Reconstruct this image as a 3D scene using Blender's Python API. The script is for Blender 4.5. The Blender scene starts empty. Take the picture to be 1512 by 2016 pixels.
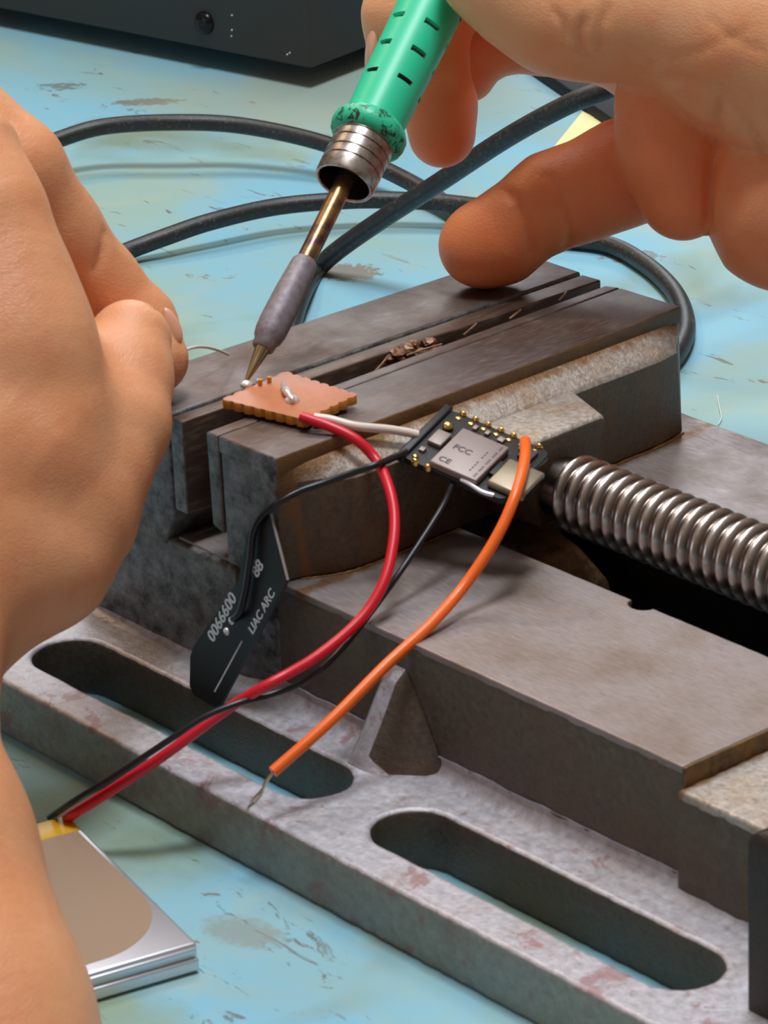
import bpy, bmesh, math, random
import numpy as np
from mathutils import Vector, Matrix

# ------------------------------------------------------------------ camera
# All modelling numbers below are millimetres; MM turns them into metres.
MM = 0.001
scene = bpy.context.scene
col = scene.collection
cam_data = bpy.data.cameras.new('camera')
cam = bpy.data.objects.new('camera', cam_data)
col.objects.link(cam)
cam.matrix_world = Matrix([[0.6506242, -0.2752588, 0.7077575, 0.4945615], [0.7584846, 0.2812912, -0.5878575, -0.3660463], [-0.037273, 0.9192975, 0.3917944, 0.299753], [0.0, 0.0, 0.0, 1.0]])
cam_data.sensor_fit = 'HORIZONTAL'
cam_data.sensor_width = 36.0
cam_data.lens = 7500.0 / 1512.0 * 36.0
cam_data.clip_start = 0.02
cam_data.clip_end = 20.0
cam_data.dof.use_dof = True
cam_data.dof.focus_distance = 0.800
cam_data.dof.aperture_fstop = cam_data.lens / 1.5
scene.camera = cam

# ------------------------------------------------------------------ light
world = bpy.data.worlds.new('room_light')
scene.world = world
world.use_nodes = True
nt = world.node_tree
nt.nodes.clear()
out = nt.nodes.new('ShaderNodeOutputWorld')
bg = nt.nodes.new('ShaderNodeBackground')
tc = nt.nodes.new('ShaderNodeTexCoord')
sep = nt.nodes.new('ShaderNodeSeparateXYZ')
ramp = nt.nodes.new('ShaderNodeValToRGB')
mth = nt.nodes.new('ShaderNodeMath'); mth.operation = 'MULTIPLY_ADD'
mth.inputs[1].default_value = 0.5; mth.inputs[2].default_value = 0.5
nt.links.new(tc.outputs['Generated'], sep.inputs[0])
nt.links.new(sep.outputs['Z'], mth.inputs[0])
nt.links.new(mth.outputs[0], ramp.inputs[0])
e = ramp.color_ramp.elements
e[0].position = 0.40; e[0].color = (0.12, 0.07, 0.045, 1)
e[1].position = 0.95; e[1].color = (1.0, 0.80, 0.62, 1)
nt.links.new(ramp.outputs[0], bg.inputs[0])
bg.inputs[1].default_value = 0.30
nt.links.new(bg.outputs[0], out.inputs[0])

def area(name, loc, target, size, size_y, power, color):
    d = bpy.data.lights.new(name, 'AREA')
    d.shape = 'RECTANGLE'; d.size = size; d.size_y = size_y
    d.energy = power; d.color = color
    o = bpy.data.objects.new(name, d); col.objects.link(o)
    o.location = loc
    o.rotation_euler = (Vector(target) - Vector(loc)).to_track_quat('-Z', 'Y').to_euler()
    return o
area('ceiling_panel', (0.10, 0.06, 1.55), (0, 0.06, 0), 0.42, 0.30, 18.5, (0.86, 0.94, 1.0))
area('highlight_panel', (-0.62, 0.62, 1.6), (0, 0.05, 0), 0.9, 0.4, 9.0, (0.90, 0.95, 1.0))  # unseen panel added to widen the highlight band on the screw
area('warm_ceiling_lamp', (-1.25, 0.15, 1.3), (0, 0.05, 0), 0.16, 0.16, 5.5, (1.0, 0.72, 0.42))
area('side_window', (-0.25, -1.4, 0.45), (0, 0, 0.03), 0.7, 0.6, 1.8, (0.70, 0.86, 1.0))
area('far_sheen_light', (-2.3, 2.0, 1.35), (0, 0.05, 0), 1.3, 0.5, 20.0, (0.88, 0.95, 1.0))  # unseen light added behind the scene for sheen on the metal tops

vs = scene.view_settings
scene.display_settings.display_device = 'sRGB'
vs.view_transform = 'Standard'; vs.look = 'None'
vs.exposure = 0.0; vs.gamma = 1.0; vs.use_curve_mapping = False

# ------------------------------------------------------------------ helpers
def s2l(c):
    return tuple(((v/12.92) if v <= 0.04045 else ((v+0.055)/1.055)**2.4) for v in [x/255.0 for x in c]) + (1.0,)

class Mat:
    """Small node builder; coordinates are object coordinates in millimetres."""
    def __init__(self, name):
        self.m = bpy.data.materials.new(name); self.m.use_nodes = True
        self.t = self.m.node_tree; self.n = self.t.nodes; self.n.clear()
        self.out = self.n.new('ShaderNodeOutputMaterial')
        self.b = self.n.new('ShaderNodeBsdfPrincipled')
        self.t.links.new(self.b.outputs[0], self.out.inputs[0])
        tc = self.n.new('ShaderNodeTexCoord')
        vm = self.n.new('ShaderNodeVectorMath'); vm.operation = 'SCALE'
        vm.inputs[3].default_value = 1000.0
        self.link(tc.outputs['Object'], vm.inputs[0])
        self.co = vm.outputs[0]
    def link(self, a, b): self.t.links.new(a, b)
    def set(self, **k):
        for a, v in k.items():
            s = self.b.inputs[a.replace('_', ' ')]
            if hasattr(v, 'is_linked') or hasattr(v, 'links'): self.link(v, s)
            else: s.default_value = v
        return self
    def scaled(self, sx, sy, sz):
        mp = self.n.new('ShaderNodeMapping'); mp.inputs['Scale'].default_value = (sx, sy, sz)
        self.link(self.co, mp.inputs[0]); return mp.outputs[0]
    def noise(self, scale, detail=4, rough=0.55, vec=None, dist=0.0):
        x = self.n.new('ShaderNodeTexNoise')
        x.inputs['Scale'].default_value = scale; x.inputs['Detail'].default_value = detail
        x.inputs['Roughness'].default_value = rough; x.inputs['Distortion'].default_value = dist
        self.link(vec or self.co, x.inputs['Vector']); return x.outputs['Fac']
    def voro(self, scale, vec=None, feature='F1', out='Distance'):
        x = self.n.new('ShaderNodeTexVoronoi'); x.feature = feature
        x.inputs['Scale'].default_value = scale
        self.link(vec or self.co, x.inputs['Vector']); return x.outputs[out]
    def ramp(self, fac, *stops):
        r = self.n.new('ShaderNodeValToRGB'); el = r.color_ramp.elements
        while len(el) < len(stops): el.new(0.5)
        for s, (p, c) in zip(el, stops):
            s.position = p; s.color = c if len(c) == 4 else tuple(c) + (1,)
        self.link(fac, r.inputs[0]); return r.outputs[0]
    def step(self, fac, a, b):
        r = self.n.new('ShaderNodeMapRange'); r.inputs[1].default_value = a; r.inputs[2].default_value = b
        self.link(fac, r.inputs[0]); return r.outputs[0]
    def mix(self, fac, a, b, mode='MIX'):
        x = self.n.new('ShaderNodeMix'); x.data_type = 'RGBA'; x.blend_type = mode
        for s, v in ((x.inputs[0], fac), (x.inputs[6], a), (x.inputs[7], b)):
            if hasattr(v, 'links'): self.link(v, s)
            else: s.default_value = v
        return x.outputs[2]
    def math(self, op, a, b=0.0):
        x = self.n.new('ShaderNodeMath'); x.operation = op
        for s, v in ((x.inputs[0], a), (x.inputs[1], b)):
            if hasattr(v, 'links'): self.link(v, s)
            else: s.default_value = v
        return x.outputs[0]
    def xyz(self):
        s = self.n.new('ShaderNodeSeparateXYZ'); self.link(self.co, s.inputs[0]); return s.outputs
    def bump(self, h, dist_mm, strength=1.0):
        b = self.n.new('ShaderNodeBump'); b.inputs['Distance'].default_value = dist_mm*MM
        b.inputs['Strength'].default_value = strength
        self.link(h, b.inputs['Height']); self.link(b.outputs[0], self.b.inputs['Normal'])
        return self

def plain(name, rgb, rough=0.5, metal=0.0, **k):
    m = Mat(name).set(Base_Color=s2l(rgb), Roughness=rough, Metallic=metal)
    if k: m.set(**k)
    return m.m

def tag(o, label=None, cat=None, group=None, kind=None):
    if label: o['label'] = label
    if cat: o['category'] = cat
    if group: o['group'] = group
    if kind: o['kind'] = kind
    return o

def empty(name, loc=(0, 0, 0)):
    o = bpy.data.objects.new(name, None); col.objects.link(o)
    o.location = Vector(loc)*MM; o.empty_display_size = 0.01
    return o

def link_mesh(name, me, mats, parent=None, smooth=None):
    o = bpy.data.objects.new(name, me); col.objects.link(o)
    for m in (mats if isinstance(mats, (list, tuple)) else [mats]): me.materials.append(m)
    if parent is not None:
        o.parent = parent
        root = parent
        while root.parent is not None: root = root.parent
        if root.type == 'EMPTY':      # meshes are modelled in world millimetres
            me.transform(Matrix.Translation(-root.location))
    if smooth is not None:
        for p in me.polygons: p.use_smooth = True
        if smooth < 180:
            me.set_sharp_from_angle(angle=math.radians(smooth))
    return o

def mesh_mm(name, verts, faces):
    me = bpy.data.meshes.new(name)
    me.from_pydata([tuple(c*MM for c in v) for v in verts], [], faces)
    me.update()
    return me

def obj_mm(name, verts, faces, mats, parent=None, smooth=None, fix=True):
    me = mesh_mm(name, verts, faces)
    if fix:
        bm = bmesh.new(); bm.from_mesh(me)
        bmesh.ops.recalc_face_normals(bm, faces=bm.faces)
        bm.to_mesh(me); bm.free()
    return link_mesh(name, me, mats, parent, smooth)

def bevel(o, w, seg=2, angle=30):
    m = o.modifiers.new('rounded_edges', 'BEVEL'); m.width = w*MM; m.segments = seg
    m.limit_method = 'ANGLE'; m.angle_limit = math.radians(angle); m.harden_normals = False
    for p in o.data.polygons: p.use_smooth = True
    return o

def loft(rings):
    """rings: list of equal-length closed loops of 3-D points; capped at both ends."""
    n = len(rings[0]); v = [p for r in rings for p in r]; f = []
    for k in range(len(rings)-1):
        for i in range(n):
            j = (i+1) % n
            f.append((k*n+i, k*n+j, (k+1)*n+j, (k+1)*n+i))
    f.append(tuple(range(n))[::-1]); f.append(tuple((len(rings)-1)*n+i for i in range(n)))
    return v, f

def prism(poly, z0, z1):
    return loft([[(x, y, z0) for x, y in poly], [(x, y, z1) for x, y in poly]])

def box(x0, x1, y0, y1, z0, z1):
    return prism([(x0, y0), (x1, y0), (x1, y1), (x0, y1)], z0, z1)

def plate(name, outline, holes, z0, z1, bev, mats, parent=None, jitter=0.0, step=2.0, seed=1):
    """A flat casting with holes and rounded edges."""
    rnd = random.Random(seed)
    def dense(poly):
        r = []
        for i, a in enumerate(poly):
            b = poly[(i+1) % len(poly)]
            L = math.hypot(b[0]-a[0], b[1]-a[1]); k = max(1, int(L/step))
            for q in range(k):
                r.append((a[0]+(b[0]-a[0])*q/k + rnd.uniform(-1, 1)*jitter, a[1]+(b[1]-a[1])*q/k + rnd.uniform(-1, 1)*jitter))
        return r
    cu = bpy.data.curves.new(name, 'CURVE'); cu.dimensions = '2D'; cu.fill_mode = 'BOTH'
    cu.extrude = ((z1-z0)/2-bev)*MM; cu.bevel_depth = bev*MM; cu.bevel_resolution = 2; cu.offset = -bev*MM
    for poly in [outline]+holes:
        pts = dense(poly); s = cu.splines.new('POLY'); s.points.add(len(pts)-1)
        for q, (x, y) in zip(s.points, pts): q.co = (x*MM, y*MM, 0, 1)
        s.use_cyclic_u = True
    t = bpy.data.objects.new('tmp', cu); col.objects.link(t)
    me = bpy.data.meshes.new_from_object(t.evaluated_get(bpy.context.evaluated_depsgraph_get()))
    me.materials.clear()
    bpy.data.objects.remove(t); bpy.data.curves.remove(cu)
    me.transform(Matrix.Translation((0, 0, (z0+z1)/2*MM)))
    me.name = name
    return link_mesh(name, me, mats, parent, smooth=35)

def slot_outline(xa, xb, y, r, n=14):
    p = []
    for i in range(n+1):
        a = -math.pi/2 + math.pi*i/n; p.append((xb+r*math.cos(a), y+r*math.sin(a)))
    for i in range(n+1):
        a = math.pi/2 + math.pi*i/n; p.append((xa+r*math.cos(a), y+r*math.sin(a)))
    return p

def catmull(pts, k=8):
    P = [Vector(p) for p in pts]; P = [P[0]*2-P[1]] + P + [P[-1]*2-P[-2]]
    r = []
    for i in range(1, len(P)-2):
        a, b, c, d = P[i-1], P[i], P[i+1], P[i+2]
        for q in range(k):
            t = q/k
            r.append(0.5*((2*b)+(c-a)*t+(2*a-5*b+4*c-d)*t*t+(3*b-a-3*c+d)*t**3))
    r.append(P[-2]); return r

def sweep(pts, radii, n=14):
    """tube through points with a radius at each; flat caps. Returns verts, faces."""
    P = [Vector(p) for p in pts]
    if not hasattr(radii, '__len__'): radii = [radii]*len(P)
    t0 = (P[1]-P[0]).normalized(); u = t0.orthogonal().normalized(); v = []; f = []
    for i, p in enumerate(P):
        t = (P[min(i+1, len(P)-1)]-P[max(i-1, 0)]).normalized()
        u = (u - t*u.dot(t)).normalized(); w = t.cross(u)
        for k in range(n):
            a = 2*math.pi*k/n
            v.append(tuple(p+(u*math.cos(a)+w*math.sin(a))*radii[i]))
    for i in range(len(P)-1):
        for k in range(n):
            j = (k+1) % n
            f.append((i*n+k, i*n+j, (i+1)*n+j, (i+1)*n+k))
    f.append(tuple(range(n))[::-1]); f.append(tuple((len(P)-1)*n+k for k in range(n)))
    return v, f

def tube(name, pts, r, mats, parent=None, n=14, k=8):
    v, f = sweep(catmull(pts, k) if k else pts, r, n)
    return obj_mm(name, v, f, mats, parent, smooth=50)

def along(A, B, prof, n=48):
    """lathe: prof = list of (distance from A towards B, radius)."""
    A, B = Vector(A), Vector(B); d = (B-A).normalized()
    u = d.cross(Vector((0, 0, 1))).normalized(); w = d.cross(u)
    v = []; f = []
    for (t, r) in prof:
        for k in range(n):
            a = 2*math.pi*k/n; v.append(tuple(A+d*t+(u*math.cos(a)+w*math.sin(a))*r))
    for i in range(len(prof)-1):
        for k in range(n):
            j = (k+1) % n; f.append((i*n+k, i*n+j, (i+1)*n+j, (i+1)*n+k))
    f.append(tuple(range(n))[::-1]); f.append(tuple((len(prof)-1)*n+k for k in range(n)))
    return v, f

def merge(*parts):
    V = []; F = []
    for v, f in parts:
        b = len(V); V += list(v); F += [tuple(b+i for i in q) for q in f]
    return V, F

def framed(P0, ex, ey, vf):
    """local (u,v,w) mm -> space with origin P0, axes ex, ey, ex x ey."""
    P0, ex, ey = Vector(P0), Vector(ex).normalized(), Vector(ey).normalized()
    ez = ex.cross(ey).normalized(); v, f = vf
    return [tuple(P0+ex*a+ey*b+ez*c) for a, b, c in v], f

def blob(c, rx, ry=None, rz=None, n=10, m=8):
    ry = ry or rx; rz = rz or rx; v = [(c[0], c[1], c[2]+rz)]; f = []
    for i in range(1, m):
        th = math.pi*i/m
        for k in range(n):
            a = 2*math.pi*k/n
            v.append((c[0]+rx*math.sin(th)*math.cos(a), c[1]+ry*math.sin(th)*math.sin(a), c[2]+rz*math.cos(th)))
    v.append((c[0], c[1], c[2]-rz))
    for k in range(n): f.append((0, 1+k, 1+(k+1) % n))
    for i in range(m-2):
        for k in range(n):
            a = 1+i*n+k; b = 1+i*n+(k+1) % n; f.append((a, a+n, b+n, b))
    z = len(v)-1
    for k in range(n): f.append((z, 1+(m-2)*n+(k+1) % n, 1+(m-2)*n+k))
    return v, f

def text_mesh(name, s, size, P0, ex, ey, mat, parent, bold=0.0, depth=0.04):
    cu = bpy.data.curves.new(name, 'FONT'); cu.body = s; cu.size = size; cu.extrude = depth; cu.offset = bold
    t = bpy.data.objects.new('tmp', cu); col.objects.link(t)
    me = bpy.data.meshes.new_from_object(t.evaluated_get(bpy.context.evaluated_depsgraph_get()))
    me.materials.clear()
    bpy.data.objects.remove(t); bpy.data.curves.remove(cu)
    P0, ex, ey = Vector(P0), Vector(ex).normalized(), Vector(ey).normalized(); ez = ex.cross(ey).normalized()
    for v in me.vertices:
        v.co = (P0+ex*v.co.x+ey*v.co.y+ez*v.co.z)*MM
    me.name = name
    return link_mesh(name, me, mat, parent)

# ------------------------------------------------------------------ materials
YAWJ = math.radians(2.2534)
def rust_band(m, c, bands, rgb=(134, 92, 46)):
    """real rust stains that follow the inside corners of the casting"""
    p = m.xyz(); n = m.noise(0.35, 5, 0.7)
    X = m.math('ADD', p['X'], 60 - 7.14); Y = m.math('ADD', p['Y'], 50.29)
    u = m.math('ADD', m.math('MULTIPLY', X, math.cos(YAWJ)), m.math('MULTIPLY', Y, math.sin(YAWJ)))
    for (ax, at, w, amt) in bands:
        q = {'u': u, 'x': m.math('ADD', p['X'], 60), 'y': m.math('ADD', p['Y'], 50)}[ax]
        d = m.math('ABSOLUTE', m.math('SUBTRACT', q, at))
        d = m.math('ADD', d, m.math('MULTIPLY', m.math('SUBTRACT', n, 0.5), w*2.4))
        c = m.mix(m.math('MULTIPLY', m.step(d, w, w*0.25), amt), c, s2l(rgb))
    return c
def cast_iron(name, base, dark, rust, rust_amt=0.5, foot=None, red=False, bands=(), rough=0.5, bump_mm=0.25, grain=0.55):
    m = Mat(name)
    n1 = m.noise(0.09, 5, 0.6); n2 = m.noise(grain, 5, 0.65); n3 = m.noise(0.25, 4, 0.6, dist=0.8)
    c = m.mix(m.step(n2, 0.32, 0.68), s2l(dark), s2l(base))
    c = m.mix(m.math('MULTIPLY', m.step(n1, 0.48, 0.72), rust_amt), c, s2l(rust))
    if foot:   # rust creeping out of the inside corner along the wall foot
        x = m.xyz(); d = m.math('ADD', x['Y'], m.math('MULTIPLY', n3, 3.0))
        k = m.math('MULTIPLY', m.step(d, foot[0], foot[1]), m.step(x['Z'], foot[3], foot[2]))
        c = m.mix(m.math('MULTIPLY', k, 0.75), c, s2l(rust))
    if red:    # specks of old red paint
        sp = m.math('MULTIPLY', m.step(m.noise(0.13, 5, 0.7, dist=0.6), 0.585, 0.64), 0.6)
        c = m.mix(sp, c, s2l((150, 92, 88)))
    if bands: c = rust_band(m, c, bands)
    h = m.math('ADD', m.math('MULTIPLY', n2, 0.6), m.math('MULTIPLY', m.noise(1.6, 4, 0.7), 0.5))
    m.set(Base_Color=c, Metallic=0.35, Roughness=m.step(n2, -0.6, 2.0))
    m.b.inputs['Roughness'].default_value = rough
    m.bump(h, bump_mm)
    return m.m

def machined(name, base, stain, rough=0.38, scratch=(0.4, 3.0, 1.0), metal=0.6, bands=()):
    m = Mat(name)
    n = m.noise(0.06, 6, 0.6, dist=0.1); g = m.noise(1.0, 4, 0.6)
    s = m.noise(1.0, 3, 0.5, vec=m.scaled(*scratch))
    c = m.mix(m.step(n, 0.42, 0.66), s2l(base), s2l(stain))
    c = m.mix(m.math('MULTIPLY', m.step(s, 0.5, 0.8), 0.35), c, s2l((176, 160, 152)))
    c = m.mix(m.math('MULTIPLY', m.step(g, 0.55, 0.8), 0.25), c, s2l((70, 52, 44)))
    if bands: c = rust_band(m, c, bands)
    m.set(Base_Color=c, Metallic=metal, Roughness=m.step(m.math('ADD', n, s), 0.4-rough*2, 2.2))
    m.bump(m.math('ADD', s, m.math('MULTIPLY', g, 0.7)), 0.05)
    return m.m

M = {}
M['flange'] = cast_iron('iron_flange', (202, 198, 206), (168, 162, 168), (140, 108, 80), 0.3, foot=(0.0, 3.2, 10.0, 18.0), red=True)
M['flange_side'] = cast_iron('iron_flange_side', (156, 152, 142), (128, 124, 116), (120, 84, 62), 0.5, red=True, grain=0.5)
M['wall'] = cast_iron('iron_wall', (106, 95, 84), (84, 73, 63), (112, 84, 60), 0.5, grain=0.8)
M['fixed'] = cast_iron('iron_fixed_block', (146, 150, 154), (48, 48, 52), (104, 84, 66), 0.4, grain=0.35, bump_mm=0.35)
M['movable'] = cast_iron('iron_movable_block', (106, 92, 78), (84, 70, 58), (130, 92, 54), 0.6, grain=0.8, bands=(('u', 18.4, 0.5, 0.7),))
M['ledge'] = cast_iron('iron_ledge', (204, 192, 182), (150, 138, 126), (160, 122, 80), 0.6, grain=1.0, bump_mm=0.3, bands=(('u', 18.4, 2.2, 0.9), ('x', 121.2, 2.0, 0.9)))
M['jawtop'] = machined('jaw_top_steel', (112, 100, 96), (88, 66, 56), scratch=(3.0, 0.25, 1.0))
M['bedtop'] = machined('bed_top_steel', (162, 150, 148), (140, 124, 114), rough=0.34, scratch=(0.3, 2.5, 1.0), metal=0.55, bands=(('u', 22.0, 2.0, 0.85),))
M['plate'] = machined('jaw_plate_steel', (104, 84, 72), (84, 62, 50), scratch=(3.0, 0.2, 1.0))
M['rust'] = cast_iron('rusty_iron', (128, 98, 62), (64, 46, 34), (150, 108, 50), 0.8, grain=0.5)
M['rustline'] = cast_iron('ochre_rust', (158, 118, 62), (96, 66, 36), (120, 78, 34), 0.6, grain=0.9)
M['channel_shade'] = cast_iron('channel_shade_iron', (26, 22, 20), (14, 12, 11), (40, 28, 18), 0.4)  # deep shade of the bed channel, painted as near-black iron
M['tanspot'] = plain('tan_bare_spot', (176, 152, 122), 0.5, 0.3)
M['darkiron'] = cast_iron('dark_iron', (60, 48, 42), (40, 32, 30), (80, 56, 40), 0.3)

m = Mat('screw_steel')
x = m.noise(0.35, 4, 0.6)
p_ = m.xyz(); dy = m.math('SUBTRACT', p_['Y'], 2.5); dz = m.math('SUBTRACT', p_['Z'], 40.3)
rad = m.math('SQRT', m.math('ADD', m.math('MULTIPLY', dy, dy), m.math('MULTIPLY', dz, dz)))
grime = m.step(m.math('ADD', rad, m.math('MULTIPLY', x, 0.5)), 7.1, 6.45)
c = m.mix(m.step(x, 0.35, 0.7), s2l((228, 224, 226)), s2l((186, 170, 160)))
m.set(Base_Color=m.mix(m.math('MULTIPLY', grime, 0.8), c, s2l((74, 54, 42))), Metallic=1.0, Roughness=0.27)
M['screw'] = m.m

m = Mat('blue_bench_mat')
big = m.noise(0.010, 4, 0.55, dist=0.8); mid = m.noise(0.035, 5, 0.6, dist=1.0); fine = m.noise(0.4, 5, 0.7)
c = m.mix(m.step(big, 0.44, 0.62), s2l((128, 183, 204)), s2l((148, 178, 172)))
c = m.mix(m.math('MULTIPLY', m.step(mid, 0.55, 0.75), 0.55), c, s2l((168, 180, 158)))
c = m.mix(m.math('MULTIPLY', m.step(m.noise(0.016, 3, 0.5, dist=0.4), 0.58, 0.72), 0.7), c, s2l((122, 128, 88)))
# worn scuffs where the top layer is scratched through
sc = m.noise(1.0, 5, 0.75, vec=m.scaled(0.045, 0.16, 1.0), dist=1.2)
gate = m.step(m.noise(0.02, 2, 0.5), 0.42, 0.54)
scuff = m.math('MULTIPLY', m.step(sc, 0.625, 0.655), gate)
c = m.mix(m.math('MULTIPLY', scuff, 0.85), c, s2l((112, 102, 88)))
fs = m.noise(1.0, 4, 0.8, vec=m.scaled(0.12, 0.5, 1.0), dist=0.8)
c = m.mix(m.math('MULTIPLY', m.step(fs, 0.70, 0.74), 0.7), c, s2l((80, 88, 84)))
px = m.xyz()
def spot(cx, cy, rx, ry, rot, rgb, amt, lo, hi, nz=0.9, sc_=0.35):
    global c
    ca_, sa_ = math.cos(rot), math.sin(rot)
    dx = m.math('SUBTRACT', px['X'], cx); dy = m.math('SUBTRACT', px['Y'], cy)
    u = m.math('DIVIDE', m.math('ADD', m.math('MULTIPLY', dx, ca_), m.math('MULTIPLY', dy, sa_)), rx)
    v = m.math('DIVIDE', m.math('SUBTRACT', m.math('MULTIPLY', dy, ca_), m.math('MULTIPLY', dx, sa_)), ry)
    d = m.math('ADD', m.math('MULTIPLY', u, u), m.math('MULTIPLY', v, v))
    d = m.math('ADD', d, m.math('MULTIPLY', m.math('SUBTRACT', m.noise(sc_, 5, 0.75), 0.5), nz*4))
    c = m.mix(m.math('MULTIPLY', m.step(d, hi, lo), amt), c, s2l(rgb))
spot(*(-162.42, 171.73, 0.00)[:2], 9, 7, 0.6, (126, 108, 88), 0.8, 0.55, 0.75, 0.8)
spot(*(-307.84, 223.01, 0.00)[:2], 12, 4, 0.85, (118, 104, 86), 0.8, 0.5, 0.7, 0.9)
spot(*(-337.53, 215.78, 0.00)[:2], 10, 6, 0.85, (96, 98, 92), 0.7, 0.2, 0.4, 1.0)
spot(*(-269.75, 264.72, 0.00)[:2], 60, 40, 0.85, (168, 170, 140), 0.6, 0.3, 1.1, 0.3, 0.03)
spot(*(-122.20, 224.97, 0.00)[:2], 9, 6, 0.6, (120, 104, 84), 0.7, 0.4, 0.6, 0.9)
spot(*(67.08, -43.66, 0.00)[:2], 9, 5, 0.3, (138, 134, 116), 0.6, 0.3, 1.0, 0.6, 0.5)
spot(*(33.15, -33.97, 0.00)[:2], 16, 13, 0.3, (120, 128, 84), 0.6, 0.1, 1.2, 0.4, 0.08)  # olive shade between battery and flange, painted into the mat colour
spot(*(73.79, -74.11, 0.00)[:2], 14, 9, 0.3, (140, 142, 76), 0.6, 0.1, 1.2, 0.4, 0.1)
m.set(Base_Color=c, Roughness=0.62)
m.bump(m.math('SUBTRACT', m.math('MULTIPLY', fine, 0.4), scuff), 0.08)
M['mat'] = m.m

def skin(name, base, pale, red):
    m = Mat(name)
    n = m.noise(0.05, 4, 0.5); p = m.noise(0.16, 4, 0.6); f = m.noise(1.4, 3, 0.6)
    c = m.mix(m.step(n, 0.35, 0.65), s2l(base), s2l(pale))
    c = m.mix(m.math('MULTIPLY', m.step(p, 0.48, 0.75), 0.3), c, s2l(red))
    at = m.n.new('ShaderNodeAttribute'); at.attribute_name = 'bounce_tint'  # per-vertex red standing in for warm bounced light on shaded skin
    c = m.mix(at.outputs['Fac'], c, s2l(red))
    lines = m.voro(0.9, vec=m.scaled(1.0, 1.0, 1.6), feature='DISTANCE_TO_EDGE')
    rid = m.n.new('ShaderNodeTexWave'); rid.inputs['Scale'].default_value = 0.16
    rid.inputs['Distortion'].default_value = 3.0; rid.inputs['Detail'].default_value = 2
    m.link(m.co, rid.inputs['Vector'])
    h = m.math('ADD', m.math('MULTIPLY', m.step(lines, 0.0, 0.15), 0.35), m.math('ADD', m.math('MULTIPLY', f, 0.6), m.math('MULTIPLY', rid.outputs['Fac'], 0.25)))
    m.set(Base_Color=c, Roughness=0.48, Subsurface_Weight=0.5, Subsurface_Scale=0.003)
    m.b.inputs['Subsurface Radius'].default_value = (1.0, 0.35, 0.18)
    m.bump(m.math('ADD', h, m.math('MULTIPLY', m.noise(0.3, 4, 0.6), 1.6)), 0.075)
    return m.m
M['skin_l'] = skin('skin_tan', (224, 150, 104), (230, 164, 120), (214, 122, 86))
M['skin_r'] = skin('skin_warm', (240, 162, 112), (242, 180, 134), (246, 118, 58))
M['nail'] = plain('fingernail', (226, 168, 138), 0.3, Subsurface_Weight=0.2, Subsurface_Scale=0.002)

def rubber(name, rgb, wear):
    m = Mat(name); n = m.noise(1.2, 5, 0.75); k = m.noise(0.25, 3, 0.6)
    f = m.math('MULTIPLY', m.step(n, 0.52, 0.68), m.step(k, 0.38, 0.56))
    m.set(Base_Color=m.mix(m.math('MULTIPLY', f, 0.5), s2l(rgb), s2l(wear)), Roughness=0.42)
    m.bump(n, 0.05); return m.m
M['cable'] = rubber('black_cable', (40, 38, 39), (124, 118, 110))
M['black_wire'] = plain('black_wire', (24, 24, 28), 0.35)
M['red_wire'] = plain('red_wire', (214, 24, 44), 0.38, Subsurface_Weight=0.1, Subsurface_Scale=0.001)
M['orange_wire'] = plain('orange_wire', (250, 108, 34), 0.35)
M['white_wire'] = plain('white_wire', (232, 214, 206), 0.35)
M['solder'] = plain('solder', (242, 240, 242), 0.2, 0.55)
M['copper'] = plain('tinned_strand', (214, 190, 160), 0.25, 1.0)
M['gold'] = plain('gold_pad', (246, 208, 128), 0.22, 1.0)
M['silver'] = plain('tin_shield', (150, 136, 132), 0.5, 0.4)
M['usb'] = plain('usb_steel', (150, 136, 116), 0.42, 0.6)
M['pcb'] = plain('black_circuit_board', (20, 19, 20), 0.55)
M['ink'] = plain('dark_ink', (70, 62, 64), 0.6)
M['white_ink'] = plain('white_ink', (205, 212, 218), 0.6)
M['antenna'] = plain('antenna_black', (18, 18, 21), 0.45)
M['antenna_side'] = plain('antenna_side_dark', (62, 62, 70), 0.45)
M['antenna_edge'] = plain('antenna_edge_grey', (150, 140, 132), 0.5)
m = Mat('phenolic_board')
n = m.noise(0.5, 4, 0.6); n2 = m.noise(3.0, 3, 0.6)
m.set(Base_Color=m.mix(m.step(n, 0.35, 0.7), s2l((192, 120, 76)), s2l((184, 110, 80))), Roughness=0.45, Subsurface_Weight=0.15, Subsurface_Scale=0.001)
m.bump(n2, 0.05); M['phenolic'] = m.m
M['phenolic_edge'] = plain('phenolic_edge', (214, 146, 52), 0.45, Subsurface_Weight=0.2, Subsurface_Scale=0.001)
# green grip: soot at the collar end, darker slots
m = Mat('green_grip')
n = m.noise(0.9, 5, 0.7)
m.set(Base_Color=m.mix(m.math('MULTIPLY', m.step(n, 0.66, 0.76), 0.5), s2l((46, 204, 156)), s2l((24, 96, 72))), Roughness=0.4,
      Subsurface_Weight=0.1, Subsurface_Scale=0.001)
M['green'] = m.m
m = Mat('green_ring_burnt')
n = m.noise(0.55, 5, 0.7, dist=0.8)
m.set(Base_Color=m.mix(m.step(n, 0.50, 0.58), s2l((48, 198, 150)), s2l((46, 52, 40))), Roughness=0.4)
M['green_burnt'] = m.m
M['slot_dark'] = plain('slot_dark', (62, 58, 50), 0.7)
m = Mat('ferrule_steel')
n = m.noise(0.6, 4, 0.6, vec=m.scaled(1, 1, 1))
m.set(Base_Color=m.mix(m.step(n, 0.4, 0.7), s2l((184, 176, 172)), s2l((140, 120, 104))), Metallic=0.9, Roughness=0.32)
M['ferrule'] = m.m
M['ferrule_groove'] = plain('ferrule_groove', (70, 56, 48), 0.5, 0.8)
m = Mat('heated_shaft')
n = m.noise(0.25, 3, 0.6)
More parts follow.
